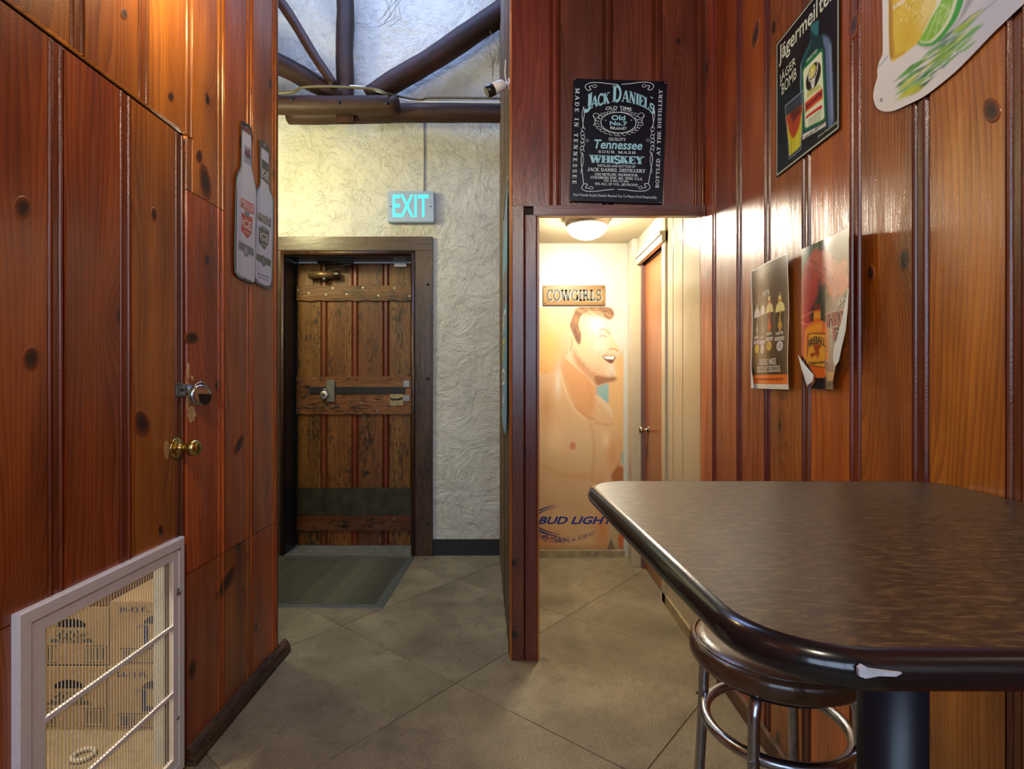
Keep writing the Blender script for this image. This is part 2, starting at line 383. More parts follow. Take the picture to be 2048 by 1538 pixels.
# grid lines: family along d1 at n1 = 0.745 + k*T, family along d2 at n2 = -1.60 + k*T
n1v = Vector((d2.x, d2.y)); n2v = Vector((d1.x, d1.y))
for i in range(-9, 9):
    for j in range(-9, 9):
        a = 0.745+(i+0.5)*T_; b_ = -1.60+(j+0.5)*T_
        c = n1v*a + n2v*b_
        if -3.3 < c.x < 2.9 and -2.6 < c.y < 4.7:
            o = link('tile', base, M['floor'], fl, loc=(c.x, c.y, 0)); o.rotation_euler = (0, 0, ang)
MB().box(-3.6, 3.2, -4.0, 4.1, TOP, TOP+0.05).build('ceiling', M['roof_boards'], kind='structure')
MB().box(-3.6, 3.2, -4.06, -4.0, 0, TOP).build('wall_rear', M['plain_brown'], kind='structure')
MB().box(-3.66, -3.6, -4.0, 4.1, 0, TOP).build('wall_far_left', M['plain_brown'], kind='structure')
MB().box(3.2, 3.26, -4.0, 4.1, 0, TOP).build('wall_far_right', M['plain_brown'], kind='structure')
MB().box(-6, 4, 4.4, 12, -0.08, -0.005).build('ground_exterior', plain('outdoor_concrete', (0.6,0.58,0.54), 0.8, var=0.1), kind='structure')

wf = MB()
for a in (-2.75, -1.35, 0.05, 1.45): wf.box(a-.05, a+.05, -3.999, -3.93, 1.35, 3.45)
for z in (1.35, 3.45): wf.box(-2.8, 1.5, -3.999, -3.93, z-.05, z+.05)
wf.build('window_1', M['dark_wood'], kind='structure')
wf = MB().box(-1.70,-1.65,2.4,3.7,4.33,4.399).box(-.05,0,2.4,3.7,4.33,4.399).box(-1.65,-.05,2.4,2.45,4.33,4.399).box(-1.65,-.05,3.65,3.7,4.33,4.399)
wf.build('window_2', M['dark_wood'], kind='structure')

# ---- left wall with the closet door
DL0, DL1, DLZ = 0.93, 1.742, 2.036
wl = MB()
wl.box(-0.9, DL0-0.012, 0.0175, 0.10, 0, TOP).box(DL1+0.014, 2.40, 0.0175, 0.10, 0, TOP).box(DL0-0.012, DL1+0.014, 0.0175, 0.10, DLZ+0.012, TOP)
wall_left = wl.build('wall_left', M['backing'], kind='structure', loc=(XL, 0, 0), rz=R(90))
E0 = [-0.9, -0.68, -0.46, -0.24, -0.02, 0.20, 0.42, 0.64, 0.86]
for a, b_ in zip(E0[:-1], E0[1:]): board(wall_left, a, b_, 0, TOP, M['pine'], bmat=M['bead_orange'])
board(wall_left, 0.86, DL0-0.012, 0, TOP, M['pine'], bead=0)
UP = [0.918, 1.09, 1.332, 1.568, 1.786]
for a, b_ in zip(UP[:-1], UP[1:]): board(wall_left, a, b_, DLZ+0.014, TOP, M['pine'], out=0.004, bmat=M['bead_orange'])
RT = [1.756, 1.985, 2.20, 2.425]
for k, (a, b_) in enumerate(zip(RT[:-1], RT[1:])):
    a2 = 1.786 if k == 0 else a
    if k == 0:
        board(wall_left, a, b_, 0.622, 1.872, M['pine']); board(wall_left, a2, b_, 1.874, TOP, M['pine'])
        board(wall_left, a, a2, 1.874, DLZ+0.012, M['pine'], bead=0)
    else:
        board(wall_left, a, b_, 0.622, TOP, M['pine'])
    board(wall_left, a, b_, 0.0, 0.62, M['pine'])
# corner bead and the return of the wall into the alcove
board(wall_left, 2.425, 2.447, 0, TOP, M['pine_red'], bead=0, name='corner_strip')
MB().box(DL1+0.010, DL1+0.018, 0.018, 0.104, 0, DLZ+0.01).build('jamb', plain('closet_jamb_paint', lin((205,214,222)), 0.35, var=0.12, vscale=20), wall_left)
MB().box(DL1+0.0185, DL1+0.03, 0.1005, 0.108, 0, DLZ).build('jamb_edge', plain('rusty_edge', (0.16,0.06,0.02), 0.7, var=0.4, vscale=60), wall_left)
# bare wood where an old lock was cut out
def splotch(cx, cz, rx, rz_, seed, n=22):
    rr = random.Random(seed); return [(cx+math.cos(2*math.pi*k/n)*rx*rr.uniform(.7, 1.12), cz+math.sin(2*math.pi*k/n)*rz_*rr.uniform(.75, 1.1)) for k in range(n)]
bare = plain('bare_pine_scar', (0.80,0.52,0.22), 0.7, var=0.35, vscale=70)
for k, (px, py, rx, rz_) in enumerate([(383,828,.022,.028), (376,742,.006,.03), (384,756,.007,.008), (375,790,.008,.05)]):
    x, z = onL(px, py); MB().slab(splotch(x, z, rx, rz_, k), -0.0018, 0).build('bare_patch', bare, wall_left)
bl = MB(); n = 12
prof = [(0.0,0.0),(0.032,0.0),(0.034,0.012),(0.030,0.030),(0.020,0.048),(0.008,0.058),(0.0,0.060)]
bb = MB().add([(1.752,-a,h) for a,h in prof]+[(2.50,-a,h) for a,h in prof],
              [(i,i+1,len(prof)+i+1,len(prof)+i) for i in range(len(prof)-1)]+[tuple(range(len(prof))), tuple(range(len(prof),2*len(prof)))])
bb.build('baseboard_left', M['dusty_wood'], kind='structure', loc=(XL+0.001, 0, 0), rz=R(90))

# closet room behind the door
cl = MB()
cl.box(-2.32, -2.28, 0.60, 2.42, 0, 2.42).box(-2.28, XL-0.101, 2.36, 2.42, 0, 2.42).box(-2.28, XL-0.101, 0.56, 0.60, 0, 2.42).box(-2.32, XL-0.101, 0.56, 2.42, 2.38, 2.42)
cl.build('wall_closet', plain('closet_wall', (0.33,0.22,0.12), 0.7, var=0.2, vscale=5), kind='structure')
MB().box(-2.28, XL-0.02, 0.60, 2.36, 0.0005, 0.004).build('floor_closet', plain('closet_floor', (0.36,0.29,0.18), 0.7, var=0.25, vscale=25, bumpd=0.003), kind='structure')
MB().box(-2.32, XL-0.101, 2.425, 2.44, 0, TOP).build('wall_alcove_front', M['white_wall'], kind='structure')

# closet door (door_1)
d1o = MB().box(DL0, 1.14+0.02, 0.0175, 0.038, 0.008, DLZ).box(1.72-0.02, DL1, 0.0175, 0.038, 0.008, DLZ).box(1.14, 1.72, 0.0175, 0.038, 0.74, DLZ).build('door_1', M['backing'], kind='structure', loc=(XL, 0, 0), rz=R(90))
tag(d1o, label='orange knotty pine closet door with a white metal vent grille and brass knob')
VX0, VX1, VZ0, VZ1 = 1.14, 1.72, 0.022, 0.757
board(d1o, DL0, 1.035, 0.008, DLZ, M['pine']); board(d1o, 1.035, 1.276, VZ1-0.02, DLZ, M['pine'], bmat=M['bead_orange']); board(d1o, 1.035, VX0+0.02, 0.008, VZ1-0.022, M['pine'], bead=0)
board(d1o, 1.276, 1.502, VZ1-0.02, DLZ, M['pine'], bmat=M['bead_orange']); board(d1o, 1.502, DL1, VZ1-0.02, DLZ, M['pine'], bmat=M['bead_red'])
board(d1o, VX1-0.01, DL1, 0.008, VZ1-0.022, M['pine'], bead=0)
# grille: picture-frame of formed metal + slats + two cross bars
gr = MB(); ox0, ox1, oz0, oz1 = 1.207, 1.663, 0.083, 0.697
def ring_frame(mb, loops):
    n = len(loops)
    for i in range(n-1):
        (a0,a1,b0,b1,ya), (c0,c1,e0,e1,yc) = loops[i], loops[i+1]
        A = [(a0,ya,b0),(a1,ya,b0),(a1,ya,b1),(a0,ya,b1)]; B = [(c0,yc,e0),(c1,yc,e0),(c1,yc,e1),(c0,yc,e1)]
        mb.add(A+B, [(k,(k+1)%4,4+(k+1)%4,4+k) for k in range(4)])
ring_frame(gr, [(VX0,VX1,VZ0,VZ1,0.0), (VX0,VX1,VZ0,VZ1,-0.013), (VX0+.004,VX1-.004,VZ0+.004,VZ1-.004,-0.017), (VX0+.030,VX1-.030,VZ0+.030,VZ1-.030,-0.017),
                (VX0+.0305,VX1-.0305,VZ0+.0305,VZ1-.0305,-0.011), (VX0+.0335,VX1-.0335,VZ0+.0335,VZ1-.0335,-0.011), (VX0+.034,VX1-.034,VZ0+.034,VZ1-.034,-0.015),
                (ox0,ox1,oz0,oz1,-0.015), (ox0,ox1,oz0,oz1,-0.004)])
grille = gr.build('vent_grille', M['white_metal'], d1o, label='white enamelled metal vent grille')
ns = 44; sl0 = mesh(*(lambda mb: (mb.v, mb.f))(MB().box(-0.0011, 0.0011, -0.0128, -0.0113, oz0, oz1)), 'slat')
for k in range(ns):
    link('slat', sl0, M['slat_metal'], grille, loc=(ox0+(k+0.5)*(ox1-ox0)/ns, 0, 0))
for z in (0.4915, 0.285):
    MB().box(ox0, ox1, -0.0155, -0.008, z-0.006, z+0.006).build('cross_bar', M['white_metal'], grille)
for z in (0.60, 0.20, 0.725):
    MB().lathe([(0.004,0),(0.005,0.002),(0.003,0.004)], 12, (1.683 if z < .7 else 1.69, -0.0148, z), 'y').build('screw', M['dull_steel'], grille, smooth=True)
MB().box(1.678, 1.69, -0.022, -0.015, 0.585, 0.592).build('latch', M['dull_steel'], grille)
# knob
kx, kz = onL(352, 896); kn = MB().lathe([(0.033,0.0),(0.034,0.003),(0.031,0.007),(0.022,0.009),(0.014,0.013),(0.0115,0.022),(0.012,0.032),(0.018,0.038),(0.0255,0.046),(0.0275,0.056),(0.0255,0.066),(0.018,0.0715),(0.008,0.073),(0.0001,0.073)], 40, (kx, 0, kz), 'y')
kn.build('knob', M['brass'], d1o, smooth=True, label='aged brass door knob')
MB().slab([(kx-.046+.012*math.cos(a), kz+.028*math.sin(a)) for a in np.linspace(0, 2*math.pi, 20)[:-1]], -0.001, 0).build('worn_patch', plain('worn_varnish', (0.55,0.36,0.14), 0.6), d1o)
hx, hz = onL(362, 780); hs = MB().slab([(hx-.03,hz-.016),(hx-.024,hz-.021),(hx+.012,hz-.021),(hx+.016,hz-.012),(hx+.016,hz+.014),(hx+.012,hz+.021),(hx-.024,hz+.021),(hx-.03,hz+.014)], -0.006, 0)
hs.build('hasp', M['dull_steel'], d1o, bevel=0.001)
MB().box(hx-.012, hx+.006, -0.0068, -0.0055, hz-.005, hz+.004).build('hasp_slot', M['black_iron'], d1o)
MB().box(hx+.016, hx+.045, -0.012, -0.004, hz-.008, hz+.018).tube([(hx+.03,-.005,hz-.002),(hx+.03,-.024,hz-.002),(hx+.05,-.024,hz-.002),(hx+.05,-.003,hz-.002)], 0.004, 8).build('hasp_staple', M['steel'], d1o, bevel=0)
pd = empty('padlock', (0,0,0), 0, label='round steel disc padlock on the pine closet door', cat='padlock')
pd.location = (XL+0.030, hx+0.052, hz-0.018); pd.rotation_euler = (0, 0, R(58))
MB().lathe([(0.0001,-0.013),(0.026,-0.013),(0.033,-0.010),(0.035,-0.004),(0.035,0.004),(0.033,0.010),(0.026,0.013),(0.0001,0.013)], 40, (0,0,0), 'y').build('lock_body', M['steel'], pd, smooth=True)
MB().lathe([(0.0001,0.0131),(0.024,0.0131),(0.0001,0.0142)], 36, (0,0,0), 'y').build('front_plate', plain('brushed_gold_plate', (0.55,0.40,0.24), 0.35, 0.8), pd)
MB().slab([(-.012,.006),(.030,.002),(.028,-.016),(.018,-.029),(.004,-.032),(-.008,-.02)], -0.0165, -0.0138).build('keyhole_cover', M['black_plastic'], pd)
MB().tube([(-.018,0,.022),(-.012,0,.036),(.004,0,.042),(.018,0,.034),(.022,0,.018)], 0.0045, 8).build('shackle', M['steel'], pd, smooth=True)

# ---- the big dark knots one can tell apart
KNOT = []
def knot(parent, fn, px, py, rx, ry, seed, out, tilt=0):
    """a domed disc whose colour runs from the board's own tone at the rim to the dark heart"""
    rr = random.Random(seed); ct, st_ = math.cos(R(tilt)), math.sin(R(tilt)); n = 32; v = []; col = []
    p1, p2_, p3_ = [rr.uniform(0, 6) for _ in range(3)]
    rings = ((1.45, -.0004, (0.30,0.070,0.0065)), (1.3, .92, (0.25,0.057,0.006)), (1.0, .97, (0.15,0.034,0.006)), (.8, .98, (0.080,0.020,0.006)), (.55, .99, (0.050,0.015,0.006)), (.3, 1.0, (0.034,0.012,0.006)))
    for sc, o_, c_ in rings:
        for k in range(n):
            a = 2*math.pi*k/n; q = sc*(1+.07*math.sin(a+p1)+.05*math.sin(2*a+p2_)+.03*math.sin(3*a+p3_)); x, y = rx*q*math.cos(a), ry*q*math.sin(a)
            u, w_ = fn(px+x*ct-y*st_, py+x*st_+y*ct); v.append((u, -(o_ if abs(o_) < .01 else out*o_), w_)); f_ = rr.uniform(.85, 1.15); col.append(tuple(t*f_ for t in c_)+(1,))
    u, w_ = fn(px, py); v.append((u, -out, w_)); col.append((0.026,0.010,0.006,1)); m = len(rings)
    fc = [(i*n+k, i*n+(k+1)%n, (i+1)*n+(k+1)%n, (i+1)*n+k) for i in range(m-1) for k in range(n)]+[((m-1)*n+k, (m-1)*n+(k+1)%n, m*n) for k in range(n)]
    me = mesh(v, fc, 'knot'); at = me.color_attributes.new('print', 'FLOAT_COLOR', 'POINT'); at.data.foreach_set('color', [c for q in col for c in q])
    if not KNOT: KNOT.append(printmat('knot_tone', 0.5, 0.12))
    bm = bmesh.new(); bm.from_mesh(me); bmesh.ops.recalc_face_normals(bm, faces=bm.faces); bm.to_mesh(me); bm.free()
    link('knot', me, KNOT[0], parent)
for k_, (px, py, rx, ry, tl) in enumerate([(45,415,14,17,0),(60,716,13,17,10),(283,845,12,19,-8),(307,428,4,10,-10),(320,1060,4,9,0)]):
    knot(d1o, onL, px, py, rx, ry, k_, 0.0018, tl)
for k_, (px, py, rx, ry, tl) in enumerate([(245,27,5,9,-15),(338,193,5,8,-10),(410,362,8,30,-8),(398,312,5,10,0),(384,676,11,9,0),(383,1340,6,18,10),(452,1165,7,34,28),(477,890,5,16,20)]):
    knot(wall_left, onL, px, py, rx, ry, k_+20, 0.0058 if k_ < 2 else 0.0018, tl)
# ---- right wall
wall_right = MB().box(-2.475, 0.9, 0.0175, 0.06, 0, TOP).build('wall_right', M['backing'], kind='structure', loc=(XR, 0, 0), rz=R(-90))
RE = [2.474, 2.268, 2.014, 1.788, 1.546, 1.320, 1.102, 0.882, 0.66, 0.44, 0.22, 0.0, -0.22, -0.44, -0.66, -0.88]
for a, b_ in zip(RE[:-1], RE[1:]): board(wall_right, -a-0.022, -b_-0.022, 0, TOP, M['pine'], bead=0.044, bmat=M['bead_red'])
for k_, (px, py, rx, ry, tl) in enumerate([(1708,52,7,20,14),(1742,547,5,14,0),(1985,222,13,18,0),(1512,68,5,24,10)]):
    knot(wall_right, onR, px, py, rx, ry, k_+40, 0.0018, tl)
bbR = MB().box(-2.474, 0.88, -0.012, -0.0005, 0, 0.062).add([(-2.474,-.012,.062),(0.88,-.012,.062),(0.88,-.0005,.072),(-2.474,-.0005,.072)], [(0,1,2,3)])
bbR.build('baseboard_right', M['dusty_wood'], kind='structure', loc=(XR, 0, 0), rz=R(-90))

# ---- partition with the restroom doorway
PX = -0.004
part = MB().prism([(PX+0.002, YP+0.0175), (0.112, YP+0.0175), (0.112, YE), (-0.083, YB)], 0, TOP)
part.box(0.112, XR-0.002, YP+0.0175, YP+0.11, 2.027, TOP)
wall_partition = part.build('wall_partition', M['backing'], kind='structure')
fp = empty('partition_face', (0, YP, 0)); fp.parent = wall_partition
PE = [-0.004, 0.214, 0.450, 0.672, 0.862]
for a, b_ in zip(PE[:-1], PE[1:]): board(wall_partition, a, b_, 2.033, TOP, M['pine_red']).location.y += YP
bpy.data.objects.remove(fp)
o = MB().box(0.096, XR-0.003, YP-0.013, YP+0.016, 1.987, 2.034).build('header_trim', M['pine_red_shaded_h'], wall_partition, bevel=0.003)
MB().box(0.112, XR-0.003, YP+0.0175, YP+0.108, 2.012, 2.026).build('header_reveal', M['pine'], wall_partition)
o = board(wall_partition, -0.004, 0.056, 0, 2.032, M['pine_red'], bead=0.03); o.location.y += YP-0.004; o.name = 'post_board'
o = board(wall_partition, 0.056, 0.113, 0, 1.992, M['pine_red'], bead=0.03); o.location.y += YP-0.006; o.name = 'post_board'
MB().box(0.1125, 0.122, YP-0.003, YP+0.10, 0, 1.986).build('jamb_strip', M['pine'], wall_partition)
# strips on its alcove face
fdir = math.atan2(YB-YP-0.0175, -0.083-PX)
face = empty('alcove_face', (PX+0.002, YP+0.0175, 0), 0); face.parent = wall_partition
grey_strip = wood('grey_brown_panel', (0.20,0.14,0.08), (0.13,0.085,0.05), (0.05,0.03,0.02), rough=0.5, coat=0.2, knots=0.1)
Lf = math.hypot(YB-YP-.0175, 0.079)
ex = Vector((math.cos(fdir), math.sin(fdir), 0))
for k in range(8):
    a0, a1 = Lf-(k+1)*Lf/8, Lf-k*Lf/8
    # face seen from the left: local x runs from far to near
    mb = MB(); w = Lf/8-0.002; pr = profile(w, 0.046)
    mb.prism([(a, -d) for a, d in pr]+[(w, 0.0), (0, 0.0)], 0, TOP)
    o = mb.build('board', grey_strip, wall_partition)
    p = Vector((PX+0.002, YP+0.0175, 0))+ex*a1
    o.location = p + Vector((ex.y*-0.008, ex.x*0.008, 0)); o.rotation_euler = (0, 0, fdir+math.pi)
bpy.data.objects.remove(face)
MB().prism([(PX-0.003, YP+0.002),(PX+0.004, YP-0.002),(PX+0.004,YP+0.02),(PX-0.006, YP+0.02)], 0, TOP).build('edge_strip', M['pine'], wall_partition)

# ---- exit wall (stucco) and the restroom end wall
wb = MB()
OX0, OX1, OZ = -1.648, -0.694, 2.165
wb.box(-3.6, OX0, YB, YB+0.25, 0, TOP).box(OX1, -0.083, YB, YB+0.25, 0, TOP).box(OX0, OX1, YB, YB+0.25, OZ, TOP)
wall_back = wb.build('wall_back', M['stucco'], kind='structure')
MB().box(-0.567, -0.09, YB-0.012, YB-0.0005, 0, 0.115).build('baseboard_back', M['black_base'], kind='structure', bevel=0.002)
we_ = MB().box(0.02, 0.93, YE, YE+0.08, 0, 2.4).build('wall_restroom_end', M['white_wall'], kind='structure')
MB().box(0.113, 0.80, YE-0.014, YE-0.0005, 0, 0.048).build('baseboard_restroom', plain('chipped_cream_base', lin((150,135,100)), 0.6, var=0.55, vscale=22, bumpd=0.003), kind='structure')
MB().box(0.02, 0.96, YP+0.111, YE+0.05, 2.228, 2.26).build('ceiling_restroom', M['ceil'], kind='structure')

# ---- restroom corridor right side: white panel wall and an orange slab door
wc = MB().box(-YE, -3.63, 0.0, 0.08, 0, 2.3).box(-3.63, -3.07, 0.0, 0.08, 2.03, 2.3).box(-3.07, -2.477, 0.012, 0.08, 0, 2.3)
wall_corr = wc.build('wall_restroom_side', M['white_wall'], kind='structure', loc=(XR, 0, 0), rz=R(-90))
for a, b_ in ((-3.01, -2.905), (-2.898, -2.737), (-2.733, -2.478)):
    board(wall_corr, a, b_, 0.0, 2.227, M['cream_paint'], bead=0, th=0.011)
MB().box(-3.085, -3.012, -0.012, 0.075, 0, 2.227).build('jamb_casing', M['cream_paint'], wall_corr, bevel=0.003)
MB().box(-3.70, -3.63, -0.062, 0.075, 0, 2.09).build('jamb_casing', M['cream_paint'], wall_corr, bevel=0.004)
MB().box(-3.84, -3.70, -0.045, -0.0005, 0, 2.227).build('corner_panel', M['white_wall'], wall_corr, bevel=0.003)
MB().box(-3.70, -3.012, -0.03, 0.02, 2.03, 2.09).box(-3.70, -3.012, -0.042, -0.03, 2.07, 2.092).build('head_casing', M['white_wall'], wall_corr, bevel=0.003)
MB().box(-3.628, -3.60, 0.0, 0.045, 0, 2.03).build('door_stop', plain('mauve_jamb', lin((110,78,72)), 0.5), wall_corr)
d3 = MB().box(-3.598, -3.087, 0.022, 0.062, 0.006, 2.024).build('door_3', M['veneer'], kind='structure', loc=(XR, 0, 0), rz=R(-90), bevel=0.002)
tag(d3, label='flat orange veneer restroom door in a cream casing')
kx3 = -(XR+0.01)*F/(1296-CX); kz3 = HC+(HY-862)*3.45/F
MB().lathe([(0.028,0.0),(0.028,0.004),(0.012,0.008),(0.011,0.03),(0.02,0.036),(0.025,0.046),(0.024,0.058),(0.0001,0.062)], 28, (-3.52, 0.022, kz3), 'y').build('knob', plain('polished_nickel', (0.62,0.55,0.42), 0.14, 1.0), d3, smooth=True, label='polished metal door knob')
MB().box(-3.07, -2.478, -0.012, -0.0005, 0, 0.055).build('baseboard_corridor', plain('scuffed_cream_base', lin((168,150,112)), 0.6, var=0.45, vscale=18), kind='structure', loc=(XR, 0, 0), rz=R(-90))

# ---- exit door: casing, jamb and the plank door
tr = empty('trim_1', (0, 0, 0), kind='structure')
tag(tr, label='dark stained timber casing around the plank exit door')
cz0, cz1 = onB(0, 503)[1], onB(0, 475)[1]; xr0, xr1 = onB(831, 0)[0], onB(866, 0)[0]
MB().box(-1.76, xr1, YB-0.028, YB-0.0005, cz0, cz1).build('head_casing', M['dark_wood_h'], tr, bevel=0.003)
MB().box(xr0, xr1, YB-0.026, YB-0.0005, 0, cz0-0.001).build('side_casing', M['dark_wood'], tr, bevel=0.003)
MB().box(-1.76, -1.648, YB-0.026, YB-0.0005, 0, cz0-0.001).build('side_casing', M['dark_wood'], tr, bevel=0.003)
nose = [(0,0),(0.010,-0.010),(0.020,-0.014),(0.030,-0.010),(0.036,0.0)]
def stop_bar(p0, p1, r, name):
    MB().tube([p0, p1], r, 12).build(name, M['dark_wood'], tr, smooth=True)
stop_bar((xr0-0.012, YB-0.016, 0.002), (xr0-0.012, YB-0.016, cz0-0.012), 0.018, 'stop_molding')
stop_bar((-1.65, YB-0.016, cz0-0.014), (xr0-0.004, YB-0.016, cz0-0.014), 0.018, 'stop_molding')
stop_bar((-1.642, YB-0.016, 0.002), (-1.642, YB-0.016, cz0-0.012), 0.012, 'stop_molding')
MB().box(OX1-0.0185, OX1-0.0005, YB+0.001, YB+0.249, 0, OZ-0.001).build('jamb', M['dark_wood'], tr)
MB().box(OX0+0.0005, OX0+0.0185, YB+0.001, YB+0.249, 0, OZ-0.001).build('jamb', M['black_base'], tr)
MB().box(OX0+0.019, OX1-0.019, YB+0.001, YB+0.249, OZ-0.02, OZ-0.001).build('head_jamb', M['black_base'], tr)
for py in (570, 757, 938, 1045): 
    x, z = onB(857, py); MB().lathe([(0.011,0.0265),(0.010,0.031),(0.0001,0.034)], 14, (x, YB, z), 'y').build('bolt_head', M['black_iron'], tr, smooth=True)
DT, DB = 2.139, 0.012
door2 = MB().box(-1.628, OX1-0.020, 0.018, 0.045, DB, DT).build('door_2', M['backing'], kind='structure', loc=(0, YD, 0))
tag(door2, label='worn vertical plank exit door with ledges, slide bolt and kick plate')
for a, b_ in zip([-1.619,-1.393,-1.160,-0.926], [-1.393,-1.160,-0.926,-0.717]): board(door2, a, b_, DB, DT, M['door_wood'], bead=0.05, name='plank', bmat=M['bead_red'])
def wavy(x0, x1, z0, z1, amp, n=26, top=False):
    p = [(x0+(x1-x0)*k/n, z0+amp*math.sin(k*1.55)*math.sin(k*.31+.6)) for k in range(n+1)]
    q = [(x1-(x1-x0)*k/n, z1+(amp*math.sin(k*1.2+2) if top else 0)) for k in range(n+1)]
    return p+q
zt = lambda y: onD(0, y)[1]
def ledge(y0, y1, mat, out, name, amp=0.005):
    o = MB().slab(wavy(0, 0.90, 0, zt(y0)-zt(y1), amp), -out, -0.0005).build(name, mat, door2)
    o.location = (-1.62, 0, zt(y1)); return o
# grain of a ledge runs sideways: built upright and laid over
def ledge_h(y0, y1, mat, out, name, amp=0.005):
    h = zt(y0)-zt(y1); pts = wavy(0, 0.898, 0, h, amp)
    mb = MB().slab([(z, -x) for x, z in pts], -out, -0.0005)      # local z = -x
    o = mb.build(name, mat, door2); o.rotation_euler = (0, R(-90), 0); o.location = (-1.6185, 0, zt(y1)); return o
ledge_h(572, 602, M['ledge_wood'], 0.018, 'ledge'); ledge_h(753, 828, M['ledge_wood'], 0.018, 'ledge'); ledge_h(1030, 1060, M['ledge_wood'], 0.016, 'ledge', 0.003)
MB().box(-1.6185, -0.718, -0.010, -0.0005, zt(1029.5), zt(975)).build('kick_plate', plain('kick_plate', (0.052,0.045,0.030), 0.45, 0.35, var=0.55, vscale=11), door2, label='dark scuffed kick plate')
for (px, py) in [(598,581),(619,587),(667,577),(654,590),(727,576),(695,589),(758,592),(790,577),(820,593),(596,820),(615,812),(653,812),(668,812),(724,806),(756,821),(598,806),(753,1050),(789,1036)]:
    x, z = onD(px, py); MB().lathe([(0.009,0.0185),(0.008,0.0205),(0.004,0.0205),(0.0035,0.019),(0.0001,0.019)], 12, (x, 0, z), 'y').build('screw', M['dull_steel'], door2, smooth=False)
def D(px, py): return onD(px, py)
def dbox(px0, px1, py0, py1, y0, y1, mat, name, bev=0.0015):
    (a, zt_), (b_, zb) = D(px0, py0), D(px1, py1)
    return MB().box(a, b_, y0, y1, zb, zt_).build(name, mat, door2, bevel=bev)
dbox(621, 811, 774, 787, -0.028, -0.019, M['black_iron'], 'slide_bar')
dbox(656, 672, 760, 803, -0.036, -0.0285, M['dull_steel'], 'bolt_bracket')
dbox(808, 820, 761, 774, -0.026, -0.0185, M['dull_steel'], 'latch_plate'); dbox(808, 820, 790, 802, -0.026, -0.0185, M['dull_steel'], 'latch_plate')
dbox(781, 807, 788, 811, -0.023, -0.0185, plain('worn_brass_plate', (0.42,0.32,0.15), 0.4, 0.8, var=0.4, vscale=60), 'handle_plate')
a, z = D(783, 796); b_, _ = D(805, 796)
MB().tube([(a,-.02,z),(a+.006,-.045,z-.004),(a+.02,-.055,z-.008),(b_-.02,-.055,z-.008),(b_-.006,-.045,z-.004),(b_,-.02,z)], 0.006, 8).build('pull_handle', M['black_iron'], door2, smooth=True)
# closer
cx_, cz_ = D(651, 552)
MB().tube([(D(623,0)[0],-.045,cz_),(D(674,0)[0],-.045,cz_)], 0.029, 20).build('door_closer', M['bronze'], door2, smooth=True)
MB().tube([(D(674,0)[0],-.045,cz_),(D(682,0)[0],-.045,cz_)], 0.026, 16).build('closer_cap', M['black_plastic'], door2)
MB().lathe([(0.012,0.0),(0.012,0.05),(0.02,0.055),(0.0001,0.058)], 16, (D(654,0)[0], -.01, D(0,561)[1]), 'y').build('closer_foot', M['dull_steel'], door2, smooth=True)
MB().box(D(622,0)[0], D(676,0)[0], -.018, -.001, cz_-.02, cz_+.02).build('closer_back', M['bronze'], door2)
x0, z0 = D(655,541); x1, z1 = D(714,533); x2, z2 = D(642,528)
MB().tube([(x0,-.05,z0),(x1,-.10,z1)], 0.008, 8).tube([(x1,-.10,z1+.008),(x2,-.06,z2)], 0.011, 8).build('closer_arm', M['black_iron'], door2, smooth=True)
dbox(790, 814, 526, 535, -0.03, -0.001, M['white_plastic'], 'contact_sensor')
c = MB(); c.lathe([(0.015,0.0),(0.015,0.0015),(0.0001,0.0015)], 18, (D(734,945)[0], 0, D(734,945)[1]), 'y'); c.build('plug', M['black_iron'], door2)
p2 = empty('padlock', (D(652,0)[0], YD-0.046, D(0,790)[1]), 0, label='small round brushed padlock on the slide bolt of the exit door', cat='padlock')
MB().lathe([(0.0001,-.010),(0.026,-.010),(0.033,-.006),(0.034,0),(0.033,.006),(0.026,.010),(0.0001,.010)], 32, (0,0,0), 'y').build('lock_body', plain('lock_gold', (0.60,0.52,0.50), 0.3, 0.9), p2, smooth=True)
MB().tube([(-.014,0,.024),(-.01,0,.042),(.006,0,.046),(.016,0,.036),(.016,0,.022)], 0.005, 8).build('shackle', M['steel'], p2, smooth=True)
MB().slab([(.009*math.cos(t), .002+.008*math.sin(t)) for t in np.linspace(0, 2*math.pi, 15)[:-1]], -0.0115, -0.0095).build('keyhole', M['black_plastic'], p2)
MB().box(OX0+.02, OX1-.02, YB-0.03, YB+0.25, -0.003, 0.006).build('door_sill', plain('worn_threshold', (0.16,0.155,0.13), 0.6, var=0.4, vscale=14), kind='structure')

